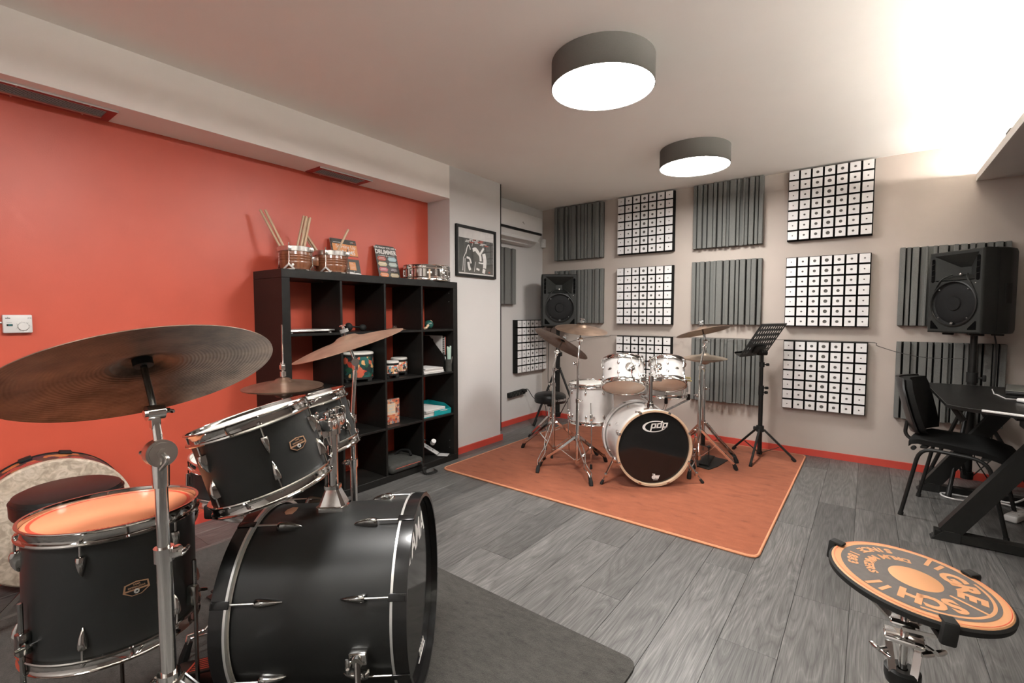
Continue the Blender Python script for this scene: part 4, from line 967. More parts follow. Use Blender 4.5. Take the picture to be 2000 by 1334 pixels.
q=MB().tube([Fl@V(.125,0,.13),Fl@V(.05,0,.30)],.004,8); q.build('beater_rod',M['chrome'],bp_); MB().cyl(Fl@V(.065,0,.30),Fl@V(.025,0,.285),.022,n=16).build('beater',M['felt'],bp_)
pedal(hk,frameXY((.02,-.20,.0105),(-.1,1,0),(-1,-.1,0)))

# ================================================================== LOUDSPEAKERS AND STANDS
def speaker(label,x,y,z,ang,w=.37,d=.31,h=.572):
    t=thing('loudspeaker',label,'loudspeaker',Matrix.Translation((x,y,z))@Matrix.Rotation(ang+PI/2,4,'Z'),'black loudspeakers')
    # local: front faces -y
    def outline(e,z0):   # plan outline, e = inset
        a,b_=w/2-e,d/2; fy_=-b_+.075
        return [(-a,fy_),(-a+.012,fy_),(a-.012,fy_),(a,fy_),(a,.02),(a*.78,b_-.03),(a*.62,b_),(-a*.62,b_),(-a*.78,b_-.03),(-a,.02)]
    q=MB(); L=[(.03,0),(.010,.006),(0,.028),(0,h-.028),(.010,h-.006),(.03,h)]; vv=[];fs=[]
    for e,zz in L: vv+=[(px*(1-e*.0) if 0 else (px-math.copysign(e*.5,px)),py-math.copysign(e*.5,py),zz) for px,py in outline(0,zz)]
    for k in range(len(L)-1):
        for j in range(10): fs.append((k*10+j,k*10+(j+1)%10,(k+1)*10+(j+1)%10,(k+1)*10+j))
    fs.append(tuple(range(9,-1,-1))); fs.append(tuple(50+j for j in range(10)))
    q.add(vv,fs); q.build('cabinet',M['plastic'],t,ang=28)
    yf=-d/2+.003
    # front baffle with real openings: woofer circle and horn, framed around
    zc=.205; R0=.152
    q=MB()
    # horn: rectangular mouth flaring inwards (recess built forward of cabinet face)
    mo=[(-.150,h-.03),(.150,h-.03),(.128,h-.205),(-.128,h-.205)]; thr=[(-.035,h-.115),(.035,h-.115),(.035,h-.165),(-.035,h-.165)]
    F=frameXY((0,yf,0),(1,0,0),(0,0,1))                                   # z outward = -y
    ow=[(-w/2+.012,.014),(w/2-.012,.014),(w/2-.012,h-.012),(-w/2+.012,h-.012)]
    # baffle plate ring: outline raised lip
    n=40; ring=[(R0*math.cos(2*PI*k/n),zc+R0*math.sin(2*PI*k/n)) for k in range(n)]
    def quad3(a,b_,za,zb_): 
        q.add([(*a[k],za) for k in range(4)]+[(*b_[k],zb_) for k in range(4)],[(k,(k+1)%4,4+(k+1)%4,4+k) for k in range(4)],F)
    # rim frame in front
    o2=[(-w/2,.004),(w/2,.004),(w/2,h-.004),(-w/2,h-.004)]; o3=[(-w/2+.003,.006),(w/2-.003,.006),(w/2-.003,h-.006),(-w/2+.003,h-.006)]
    for A_,za,B_,zb2 in((o2,-.074,o2,.004),(o2,.004,o3,.013),(o3,.013,ow,.020)): q.add([(*p,za) for p in A_]+[(*p,zb2) for p in B_],[(k,(k+1)%4,4+(k+1)%4,4+k) for k in range(4)],F)
    # front lip face between outline and horn mouth (top area)
    q.add([(ow[3][0],ow[3][1],.020),(ow[2][0],ow[2][1],.020),(mo[1][0],mo[1][1],.018),(mo[0][0],mo[0][1],.018)],[(0,1,2,3)],F)
    q.add([(ow[2][0],ow[2][1],.020),(ow[2][0],h-.215,.020),(mo[2][0],mo[2][1],.016),(mo[1][0],mo[1][1],.018)],[(0,1,2,3)],F)
    q.add([(ow[3][0],ow[3][1],.020),(ow[3][0],h-.215,.020),(mo[3][0],mo[3][1],.016),(mo[0][0],mo[0][1],.018)],[(3,2,1,0)],F)
    quad3(mo,thr,.018,-.065); q.add([(*p,-.065) for p in thr],[(0,1,2,3)],F)
    # lower face with woofer hole
    zt=h-.215
    per=[(-w/2+.012,.014),(w/2-.012,.014),(w/2-.012,zt),(.128,zt+.010),(-.128,zt+.010),(-w/2+.012,zt)]
    vs_=[(*p,.020) for p in ring]; fs=[]; out=[]
    for k in range(n):
        c,s_=math.cos(2*PI*k/n),math.sin(2*PI*k/n); mx=(w/2-.012)/abs(c) if abs(c)>1e-6 else 9; mz=((zt+.004-zc) if s_>0 else (zc-.014))/abs(s_) if abs(s_)>1e-6 else 9
        m_=min(mx,mz); out.append((m_*c,zc+m_*s_,.020))
    q.add(vs_+out,[(k,n+k,n+(k+1)%n,(k+1)%n) for k in range(n)],F)
    for sx,sz in((1,0),(-1,0)):
        q.add([(sx*(w/2-.012),.014,.0199),(sx*(w/2-.05),.014,.0199),(sx*(w/2-.012),.06,.0199)],[(0,1,2) if sx<0 else (0,2,1)],F)
        q.add([(sx*(w/2-.012),zt+.006,.0199),(sx*(w/2-.06),zt+.006,.0199),(sx*(w/2-.012),zt-.05,.0199)],[(0,2,1) if sx<0 else (0,1,2)],F)
    # arch ribs rising from woofer to horn throat
    for s_ in(1,-1): q.tube([F@p for p in bez([(s_*.150,zc+.05,.018),(s_*.115,zc+.125,.026),(s_*.085,h-.195,.020),(s_*.050,h-.165,-.02)],12)],[.006]*13 if False else .0055,7)
    q.build('baffle',M['plastic'],t)
    # woofer grille
    q=MB(); q.lathe([(R0+.002,.021),(R0+.006,.028),(R0-.002,.030),(R0-.006,.024)],48,F@Matrix.Translation((0,zc,0)),closed=True); q.build('woofer_ring',M['black'],t)
    q=MB(); q.lathe([(0,.024),(.045,.023),(.05,.015),(.115,.021),(.135,.012),(R0,.020)],48,F@Matrix.Translation((0,zc,0))); q.build('woofer',M['grille'],t)
    q=MB()
    for a in(45,135,225,315): q.sph((R0*.9*math.cos(R(a)),zc+R0*.9*math.sin(R(a)),.024),.0045,8,M=F)
    q.build('screws',M['steel'],t)
    MB().sph((0,h-.165,-.030),.012,10,M=F).build('tweeter_cap',M['steel'],t)
    q=MB(); q.lathe([(0,.030),(.013,.029),(.014,.026)],16,F@Matrix.Translation((0,zc-R0+.018,0))); b0=q.build('emblem',M['black'],t)
    q=MB()
    for a in(-.006,0,.006): q.tube([F@V(a-.002,zc-R0+.012,.0305),F@V(a+.003,zc-R0+.024,.0305)],.0013,5)
    q.build('emblem_mark',M['silver'],b0)
    # ports
    P0=None
    for s_ in(1,-1):
        poly=arc((s_*(w/2-.034),h-.06,0),.011,0,PI,8)+arc((s_*(w/2-.034),h-.205,0),.011,PI,2*PI,8)
        MB().prism([(p.x,p.y) for p in poly],.0202,.0212,F).build('port',M['hole'],t)
        q=MB()
        for k in range(3): q.tube([F@V(s_*(w/2-.034)-.010,h-.09-k*.04,.0218),F@V(s_*(w/2-.034)+.010,h-.086-k*.04,.0218)],.0012,5)
        q.build('port_rib',M['plastic'],t)
        pl=[(s_*(w/2-.030),.030),(s_*(w/2-.030),.085),(s_*(w/2-.038),.088),(s_*(w/2-.085),.036),(s_*(w/2-.085),.028)]
        if s_<0: pl=pl[::-1]
        MB().prism(pl,.0202,.0212,F).build('port',M['hole'],t)
    MB().sph((w/2-.045,h-.232,.021),.004,8,M=F).build('indicator',M['steel'],t)
    # side handle and seam
    for s_ in(1,-1):
        q=MB().box((s_*(w/2+.0003),.005,h*.47),(.003,.012,.13)).box((s_*(w/2+.0006),-.06,h*.5),(.0015,.003,h-.05)); q.build('side_handle',M['black'],t)
        MB().rbox((s_*(w/2-.0005),.016,h*.47),(.004,.05,.135),.0015).build('handle_recess',M['black'],t)
    for x_,y_ in((-.10,-.09),(.10,-.09),(-.08,.08),(.08,.08)): MB().rbox((x_,y_,-.006),(.07,.02,.014),.004).build('base_foot',M['rubber'],t)
    MB().cyl((0,0,-.012),(0,0,.004),.032,n=16).build('pole_socket',M['black'],t)
    return t
SL=(.372,-.245); SRt=(3.745,-.265)
speaker('black loudspeaker on a tripod in the left corner of the back wall',SL[0],SL[1],1.092,math.atan2(-.80,.60),w=.385)
speaker('black loudspeaker on a stand behind the desk at the right edge',SRt[0],SRt[1],1.092,R(222))
def speaker_stand(label,x,y,ztop,z0,feet,zh):
    t=thing('speaker_stand',label,'stand',V(x,y,0),'black speaker tripods')
    MB().cyl((0,0,z0+.07),(0,0,zh+.18),.0255,n=18).build('lower_tube',M['black'],t)
    MB().cyl((0,0,zh+.1),(0,0,ztop),.0195,n=18).build('upper_tube',M['black'],t)
    q=MB().cyl((0,0,zh+.15),(0,0,zh+.22),.031,n=18).cyl((0,0,zh+.185),(.05,-.02,zh+.185),.008,n=10); q.rbox((.058,-.024,zh+.185),(.02,.02,.045),.006); q.build('clamp',M['rubber'],t)
    MB().cyl((0,0,zh-.025),(0,0,zh+.03),.038,n=18).build('hub',M['black'],t); MB().cyl((0,0,z0+.07),(0,0,z0+.12),.034,n=18).build('collar',M['black'],t)
    for fx,fy in feet:
        dx,dy=fx-x,fy-y; L=math.hypot(dx,dy); u=V(dx/L,dy/L,0); 
        q=MB().tube([u*.035+V(0,0,zh),V(dx,dy,z0+.012)],.0125,10); q.bar(u*(L*.5)+V(0,0,z0+(zh-z0)*.5),u*.03+V(0,0,z0+.095),.018,.004); lg=q.build('leg',M['black'],t)
        e=V(dx,dy,z0); s_=(u*.035+V(0,0,zh)-e).normalized(); MB().tube([e+s_*.08,e+s_*.008,e],[.0165,.0175,.0135],10).build('rubber_foot',M['rubber'],lg)
    return t
speaker_stand('black tripod stand under the left loudspeaker',SL[0],SL[1],1.088,.0005,[(.245,-.54),(.66,-.23),(.16,-.06)],.60)
speaker_stand('black tripod stand under the right loudspeaker, behind the desk',SRt[0],SRt[1],1.088,.0005,[(3.62,-.57),(4.08,-.28),(3.56,-.06)],.60)
def cable(label,pts,r,m,n=30,name='cable'):
    return tag(MB().tube(bez(pts,n),r,6).build(name,m),label,'cable')
cable('thin black cable hanging from the left loudspeaker',[(.26,-.20,1.085),(.235,-.215,.95),(.23,-.22,.7),(.235,-.23,.45),(.27,-.22,.25),(.30,-.2,.006)],.0035,M['black'])
cable('thin black cable hanging from the right loudspeaker behind the desk',[(3.86,-.16,1.085),(3.872,-.17,.98),(3.872,-.17,.75),(3.875,-.17,.4),(3.86,-.15,.25),(3.80,-.10,.2),(3.9,-.08,.006)],.0045,M['black'])
cable('thin dark wire running along the back wall to the right speaker stand',[(.42,-.19,.90),(.62,-.04,.965),(.88,-.012,.99),(.985,-.075,1.003),(1.58,-.075,1.003),(1.68,-.03,.995),(1.78,-.085,1.002),(2.38,-.085,1.002),(2.47,-.03,.995),(2.565,-.075,1.003),(3.155,-.075,1.003),(3.22,-.083,.975),(3.36,-.11,.928),(3.52,-.165,.903),(3.715,-.24,.912)],.0024,M['grey'],60)

# ================================================================== MUSIC STAND
t=thing('music_stand','black music stand with a slotted tilted desk beside the right crash cymbal','music stand',V(2.445,-.335,0))
MB().cyl((0,0,.03),(0,0,.60),.0175,n=16).build('lower_tube',M['black'],t)
MB().cyl((0,0,.55),(0,0,.90),.0125,n=14).build('upper_tube',M['black'],t)
for z,d in((.60,(.7,.5,0)),(.56,(.6,.6,0)),(.80,(.75,.4,0))):
    q=MB(); d=Vector(d).normalized(); q.cyl((0,0,z-.02),(0,0,z+.02),.021,n=14).cyl((0,0,z),d*.04+V(0,0,z),.005,n=8).cyl(d*.036+V(0,0,z),d*.056+V(0,0,z),.012,n=10); q.build('knob',M['rubber'],t)
MB().cyl((0,0,.225),(0,0,.275),.03,n=16).rbox((-.038,.0,.25),(.03,.02,.03),.006).build('hub',M['rubber'],t); MB().cyl((0,0,.03),(0,0,.06),.022,n=12).build('collar',M['rubber'],t)
for fx,fy in((2.215,-.245),(2.44,-.70),(2.715,-.345)):
    dx,dy=fx-2.445,fy+.335; L=math.hypot(dx,dy); u=V(dx/L,dy/L,0)
    q=MB().tube([u*.03+V(0,0,.245),V(dx,dy,.022)],.0095,10); q.bar(u*L*.55+V(0,0,.115),u*.015+V(0,0,.045),.012,.004); lg=q.build('leg',M['black'],t)
    e=V(dx,dy,.0125); s_=(u*.03+V(0,0,.245)-e).normalized(); MB().tube([e+s_*.04,e+s_*.004,e],[.0115,.0125,.010],10).build('rubber_foot',M['rubber'],lg)
wdir=V(.115,.455,0).normalized(); updir=V(.50,-.10,.82); nrm=wdir.cross(updir).normalized()
cen=V(2.462-2.445,-.375+.335,1.01)
Fd=frameXY(cen,wdir,updir)
if (Fd.to_3x3()@V(0,0,1)).x>0: pass
pw,ph=.47,.32
cols=[]; x=-pw/2; xs=[x]
n_s=10
for k in range(n_s):
    c_=-pw/2+.035+k*(pw-.07)/(n_s-1); xs+=[c_-.0085,c_+.0085]
xs.append(pw/2)
ys=[-ph/2]; rows=[-.120,-.075,-.02,.03,.08,.125]
for y in rows: ys+=[y-.012,y+.012]
ys.append(ph/2)
q=MB()
for j in range(len(ys)-1):
    for i in range(len(xs)-1):
        hole=(i%2==1 and j%2==1) and not (j in(1,3) and 4<i<16)
        if hole: continue
        q.box(((xs[i]+xs[i+1])/2,(ys[j]+ys[j+1])/2,0),(xs[i+1]-xs[i],ys[j+1]-ys[j],.0015),Fd)
sgn=1 if (Fd.to_3x3()@V(0,0,1)).x<0 else -1
for xx_ in(-pw/2,pw/2): q.box((xx_,0,sgn*.004),(.003,ph,.010),Fd)
q.box((0,ph/2,sgn*.003),(pw,.003,.008),Fd)
q.build('desk_plate',M['black'],t,smooth=False)
q=MB().box((0,-ph/2,sgn*.03),(pw,.002,.06),Fd).box((0,-ph/2+.006,sgn*.059),(pw,.014,.002),Fd); q.build('ledge',M['black'],t)
q=MB().rbox((0,-.09,-sgn*.012),(.17,.07,.018),.006,Fd); q.cyl(Fd@V(0,-.09,-sgn*.01),V(0,0,.90),.014,n=12).sph((0,0,.90),.026,12); q.cyl((-.03,-.02,.90),(.03,.02,.90),.022,n=14); q.build('tilt_bracket',M['rubber'],t)

# ================================================================== DESK, CHAIR AND WHAT IS ON THEM
t=thing('desk','black angular desk with slanted Z legs at the right edge','desk',V(3.5,-.95,0))
O=V(3.5,-.95,0)
top=[(3.487,-.452),(3.500,-1.47),(3.535,-1.525),(3.60,-1.565),(3.86,-1.70),(4.22,-1.70),(4.22,-.36),(3.62,-.36)]
top=[(3.487,-.452),(3.499,-1.465),(3.553,-1.532),(3.615,-1.568),(3.90,-1.70),(4.22,-1.70),(4.22,-.44)]
MB().prism([(a-O.x,b_-O.y) for a,b_ in top],.732,.75).build('desktop',M['deskblk'],t)
q=MB().tube([(a-O.x,b_-O.y,.7495) for a,b_ in top],.0012,5,closed=True); q.build('edge_banding',M['grey'],t)
a_,b_=V(3.617-O.x,-1.572-O.y,.748),V(3.90-O.x,-1.704-O.y,.748)
MB().tube([a_,b_],.0062,10).build('edge_strip',M['plwhite'],t)
for y in(-1.385,-.47):
    q=MB(); yy=y-O.y
    q.bar((-.02,yy,.028),(.62,yy,.028),.06,.045)
    q.build('foot_bar',M['black'],t)
    q=MB(); q.bar((.035,yy,.04),(.45,yy,.72),.062,.085,up=(-1,0,.5)); q.build('leg',M['black'],t)
    q=MB(); q.prism([(-.035,0),(.085,0),(.085,.055),(.02,.055)],-.034,.034,frameXY((0,yy,.0005),(1,0,0),(0,0,1))); sh=q.build('foot_cover',M['rubber'],t)
    q=MB()
    for k in range(4): q.bar((-.026+k*.013,yy-.03,.013+k*.0125),(-.026+k*.013,yy+.03,.013+k*.0125),.0025,.0025)
    q.bar((.02,yy-.035,.057),(.06,yy-.035,.057),.002,.002); q.build('foot_rib',M['grey'],sh)
q=MB().bar((.30,-.41,.70),(.30,.47,.70),.05,.04); q.build('cross_beam',M['black'],t)
q=MB().bar((.18,.40,.52),(.06,.46,.725),.03,.03) ; q.build('brace',M['black'],t)
MB().rbox((.40,-.15,.66),(.10,.20,.13),.008).build('cable_box',M['black'],t)
# notebooks, mouse, power strip, coil
def flat(name,label,cat,poly,z0,z1,m,ang=0,o=(0,0),edge=None):
    t_=thing(name,label,cat,Matrix.Translation((o[0],o[1],z0))@Matrix.Rotation(ang,4,'Z'))
    MB().prism(poly,.0,z1-z0).build('cover',m,t_)
    if edge: MB().prism([(x*1.008,y*1.008) for x,y in poly],.001,.004).build('page_edge',edge,t_)
    return t_
def rectp(a,b_): return [(-a,-b_),(a,-b_),(a,b_),(-a,b_)]
t2=thing('folder','black folder with white page edges lying on the desk','folder',Matrix.Translation((3.93,-.90,.7505))@Matrix.Rotation(R(-4),4,'Z'))
MB().prism([(-.155,.26),(-.165,.02),(-.155,.0),(-.135,-.16),(.18,-.16),(.18,.26)],.002,.014).build('cover',M['black'],t2)
MB().prism([(-.158,.263),(-.169,.02),(-.159,-.004),(-.138,-.164),(.18,-.164),(.18,.263)],.0,.0035).build('page_edge',M['paper'],t2)
t2=thing('laptop','closed dark laptop resting on the folder at the right edge','laptop',Matrix.Translation((3.965,-.83,.765))@Matrix.Rotation(R(-10),4,'Z'))
MB().rbox((0,0,.011),(.29,.36,.020),.006).build('body',M['leather'],t2)
MB().rbox((0,0,.0235),(.288,.358,.006),.003).build('lid',M['greyprint'],t2)
t2=thing('mouse','white computer mouse on the black desk at the right border','mouse',Matrix.Translation((3.862,-1.15,.7505))@Matrix.Rotation(R(35),4,'Z'))
MB().rbox((0,0,.012),(.11,.055,.022),.010,seg=3).build('body',M['plwhite'],t2); MB().rbox((.02,0,.0225),(.03,.006,.003),.001).build('scroll_wheel',M['grey'],t2)
t2=thing('power_strip','white power strip lying on the floor under the desk','power strip',Matrix.Translation((3.905,-.79,.0005))@Matrix.Rotation(R(62),4,'Z'))
MB().rbox((0,0,.022),(.20,.062,.042),.012,seg=3).build('case',M['plwhite'],t2)
s0=None
for k in range(3):
    Mx=Matrix.Translation((-.06+k*.06,0,.0435))
    if s0 is None: s0=MB().lathe([(0,-.004),(.017,-.003),(.019,.002),(.023,.002),(.025,-.002)],18).build('socket',M['paper'],t2); s0.matrix_local=Mx
    else: inst(s0,Mx,t2)
pc=[(4.02,-.70,.02),(4.05,-.62,.012),(3.98,-.52,.008),(3.80,-.46,.008),(3.62,-.43,.008),(3.565,-.47,.008),(3.62,-.53,.008),(3.76,-.56,.008),(3.90,-.55,.02),(4.05,-.48,.10),(4.12,-.40,.26)]
pc=[(3.945,-.705,.028),(3.955,-.64,.024),(3.925,-.575,.014),(3.85,-.535,.010),(3.74,-.585,.007),(3.66,-.615,.007),(3.598,-.585,.007),(3.588,-.525,.007),(3.63,-.505,.007),(3.72,-.505,.007),(3.83,-.515,.02),(3.93,-.545,.03),(4.01,-.52,.10),(4.04,-.47,.22)]
cable('white power cable looped on the floor under the desk',pc,.0055,M['plwhite'],72)
# chair
t=thing('chair','black padded stacking chair facing the desk','chair',Matrix.Translation((3.612,-.944,0))@Matrix.Rotation(R(-14),4,'Z'))
q=MB(); vv=[];fs=[]
sec=[(-.205,.455,.30),(-.195,.478,.38),(-.15,.492,.42),(.0,.488,.44),(.13,.478,.44),(.21,.452,.42),(.24,.425,.36)]
for x,z,wd in sec:
    for k in range(11):
        u=k/10*2-1; vv.append((x,u*wd/2,z-.016*abs(u)**4))
    for k in range(11):
        u=1-k/10*2; vv.append((x,u*wd/2*.97,z-.045))
for i in range(len(sec)-1):
    for k in range(22): fs.append((i*22+k,i*22+(k+1)%22,(i+1)*22+(k+1)%22,(i+1)*22+k))
fs.append(tuple(range(21,-1,-1))); fs.append(tuple((len(sec)-1)*22+k for k in range(22)))
q.add(vv,fs); q.build('seat',M['fabric'],t,ang=60)
# backrest: curved pad with a hard rear shell
def backpad(dx,th,grow,name,m):
    q=MB(); vv=[];fs=[]; prof=[(.505,.30),(.53,.38),(.60,.43),(.70,.45),(.78,.43),(.822,.36)]
    for z,wd in prof:
        wd=wd*grow; lean=-.012-(z-.5)*.26
        for side in(0,1):
            for k in range(11):
                u=(k/10*2-1)*(1 if side==0 else -1); vv.append((-.195+lean+.068*u*u+dx+(th if side==0 else 0)*(1-.5*abs(u)**3),u*wd/2,z+(.0 if grow==1 else (.008 if z>.8 else (-.008 if z<.51 else 0)))))
    for i in range(len(prof)-1):
        for k in range(22): fs.append((i*22+k,i*22+(k+1)%22,(i+1)*22+(k+1)%22,(i+1)*22+k))
    fs.append(tuple(range(21,-1,-1))); fs.append(tuple((len(prof)-1)*22+k for k in range(22)))
    q.add(vv,fs); q.build(name,m,t,ang=50)
backpad(0,.055,1,'backrest',M['fabric']); backpad(-.020,.020,1.03,'back_shell',M['leather'])
for s in(1,-1):
    y=s*.232
    def rc(P,r=.05):
        out=[]
        for k,p in enumerate(P):
            p=Vector(p)
            if k in(0,len(P)-1): out.append(p); continue
            a=(Vector(P[k-1])-p);b_=(Vector(P[k+1])-p); ra=min(r,a.length*.45,b_.length*.45); a.normalize();b_.normalize()
            for j in range(6):
                w_=j/5; out.append(p+a*ra*(1-w_)**2+b_*ra*w_**2)
        return out
    q=MB().tube(rc([(-.213,y,.006),(-.135,y,.433),(.155,y,.418),(.240,y,.006)],.075),.0105,10); lg=q.build('leg_frame',M['black'],t)
    for x_ in(-.213,.240): MB().cyl((x_,y,.0005),(x_+(.004 if x_<0 else -.003),y,.022),.013,n=12).build('rubber_tip',M['rubber'],lg)
    q=MB().tube(rc([(.02,s*.10,.432),(-.17,s*.10,.432),(-.235,s*.10,.47),(-.225,s*.10,.56)],.04),.010,10); q.build('back_support',M['black'],t)
    MB().cyl((-.165,s*.215,.425),(-.165,s*.245,.425),.012,n=12).build('bolt_cap',M['rubber'],t)
q=MB().box((-.12,0,.436),(.03,.46,.012)).box((.14,0,.422),(.03,.46,.012)); q.build('seat_rail',M['black'],t)

# ================================================================== PRACTICE PAD
nP=V(.1,-.007,.995).normalized(); cP=V(3.253,-3.487,.645)
MP=frame(cP,nP,(1,0,0)); 
t=thing('practice_pad','round orange practice pad with dark lettering in the lower right foreground','practice pad',MP)
MB().lathe([(0,-.020),(.150,-.020),(.156,-.016),(.157,-.006),(.153,-.002),(0,-.002)],72).build('base',M['rubber'],t)
MB().lathe([(0,.0),(.1495,.0),(.152,-.002),(.152,-.006)],72).build('playing_surface',M['orange'],t)
MB().lathe([(.146,.0006),(.1472,.0006)],72).build('groove',M['redring'],t)
MB().lathe([(.047,.0005),(.134,.0005)],72).build('print_ring',M['paddark'],t)
MB().lathe([(.0,.0009),(.046,.0009),(.047,.0004)],48).build('centre_spot',M['orange'],t)
q=MB()
def ctext(s,r,a0,step,size,out,sx=1.,bold=.0):
    n=len(s)
    for k,ch in enumerate(s):
        if ch==' ': continue
        a=a0+(k-(n-1)/2)*step*(-1 if out else 1); c_,sn_=math.cos(a),math.sin(a); d=1 if out else -1
        F=frameXY((r*c_,r*sn_,.0008),(sn_*d,-c_*d,0),(c_*d,sn_*d,0)); q.text(ch,size,F,.0003,bold,sx=sx)
A0=R(-28)
ctext('GRE SCH',.088,A0,R(23.5),.060,True,.95,.0030)
ctext('DRUM MAKERS',.082,A0+PI,R(10.6),.0235,False,1.1,.0011)
ctext('SINCE 1883',.113,A0+PI,R(8.6),.026,False,1.1,.0011)
for s in(1,-1):
    for da,ln in((92,.034),(103,.040)):
        a=A0+R(da)*s; q.bar((.092*math.cos(a)-.0,.092*math.sin(a),.0008),((.092+ln)*math.cos(a),(.092+ln)*math.sin(a),.0008),.008,.0006)
a0=A0-R(52); vv=[];fs=[]
for k in range(33):
    a=A0-R(62)+R(124)*k/32; vv+=[(.1205*math.cos(a),.1205*math.sin(a),.0008),(.1265*math.cos(a),.1265*math.sin(a),.0008)]
for k in range(32): fs.append((2*k,2*k+1,2*k+3,2*k+2))
q.add(vv,fs); q.bar((.060*math.cos(A0),.060*math.sin(A0),.0008),(.124*math.cos(A0),.124*math.sin(A0),.0008),.006,.0006)
q.build('lettering',M['orange'],t)
t=thing('pad_stand','chrome folding stand with rubber grips holding the orange practice pad','stand',Matrix.Translation((3.243,-3.487,0)))
inv=Matrix.Translation((-3.243,3.487,0)); rot3=MP.to_3x3()
def PP(r,a,z): return inv@(MP@V(r*math.cos(a),r*math.sin(a),z))
hub=PP(0,0,-.14)
for a in(R(-75),R(160),R(48)):
    q=MB(); q.bar(hub+V(.02*math.cos(a),.02*math.sin(a),.03),PP(.150,a,-.034),.022,.006,up=(0,0,1)); am=q.build('arm',M['steel'],t)
    F=inv@MP@Matrix.Rotation(a,4,'Z'); MB().rbox((.160,0,-.016),(.016,.026,.046),.005,F).rbox((.152,0,.0045),(.028,.024,.007),.003,F).rbox((.140,0,-.032),(.05,.024,.012),.004,F).build('rubber_grip',M['rubber'],am)
q=MB().rbox(hub,(.07,.05,.012),.004).rbox(hub+V(0,0,.035),(.05,.04,.010),.004).cyl(hub+V(0,0,-.06),hub+V(0,0,.05),.008,n=12)
for sx in(1,-1): q.bar(hub+V(.03*sx,.02,-.0),hub+V(.018*sx,-.02,-.075),.014,.005)
wingnut(q,hub+V(.04,-.02,.0),(1,-1,0),1.4); wingnut(q,hub+V(-.035,-.02,-.03),(-1,-1,0),1.2); q.build('basket_hub',M['chrome'],t)
q=MB().lathe([(.010,-.085),(.030,-.082),(.033,-.07),(.033,-.052),(.026,-.048),(.010,-.05)],24,Matrix.Translation(hub)@Matrix.Translation((0,0,-.02)),closed=True); q.build('adjusting_collar',M['black'],t)
hz=hub.z
MB().cyl((0,0,.30),(hub.x,hub.y,hz-.05),.0075,n=12).build('upper_tube',M['chrome'],t)
q=MB().cyl((0,0,.05),(0,0,.33),.0115,n=14); clamp(q,.33,.0115); q.cyl((0,0,.20),(0,0,.24),.018,n=12); q.build('lower_tube',M['chrome'],t)
for a in(-60,60,180): tripod_leg(t,3.243,-3.487,(3.243+.26*math.cos(R(a)),-3.487+.26*math.sin(R(a))),.0005,.22,'bar',M['chrome'],.07)

# ================================================================== BOOKCASE
SY0,SY1,SX0,SX1,SH=-3.392,-1.907,.056,.4035,1.49
t=thing('bookcase','black four by four open cube bookcase against the red wall','bookcase',V(SX0,SY0,0)); bk=t
def bp2(name,x0,x1,y0,y1,z0,z1,b_=.0015):
    return MB().rbox(((x0+x1)/2-SX0,(y0+y1)/2-SY0,(z0+z1)/2),(x1-x0,y1-y0,z1-z0),b_,seg=1).build(name,M['shelf'],t)
TH,TI=.05,.016
bp2('top_panel',SX0,SX1,SY0,SY1,SH-TH,SH); bp2('bottom_panel',SX0,SX1,SY0,SY1,.0005,TH)
bp2('side_panel',SX0,SX1,SY0,SY0+TH,TH+.0005,SH-TH-.0005); bp2('side_panel',SX0,SX1,SY1-TH,SY1,TH+.0005,SH-TH-.0005)
cw=(SY1-SY0-2*TH-3*TI)/4; ch=(SH-2*TH-3*TI)/4
for k in range(3):
    y=SY0+TH+(k+1)*cw+k*TI; bp2('upright',SX0+.001,SX1-.001,y,y+TI,TH+.0005,SH-TH-.0005)
    z=TH+(k+1)*ch+k*TI
    for c in range(4):
        y=SY0+TH+c*(cw+TI); bp2('shelf_board',SX0+.001,SX1-.0015,y+.0004,y+cw-.0004,z,z+TI)
def cell(c,r): # returns y0,y1,z floor (r=0 top)
    y=SY0+TH+c*(cw+TI); z=TH+(3-r)*(ch+TI); return y,y+cw,z+.0005
# pins on the right side panel
q=MB()
for z in(.10,.16,1.33,1.40): q.sph((SX1-.05-SX0,SY1-TH-SY0-.0005,z),.003,8)
q.build('cam_pin',M['steel'],t)
TOPZ=SH+.0005
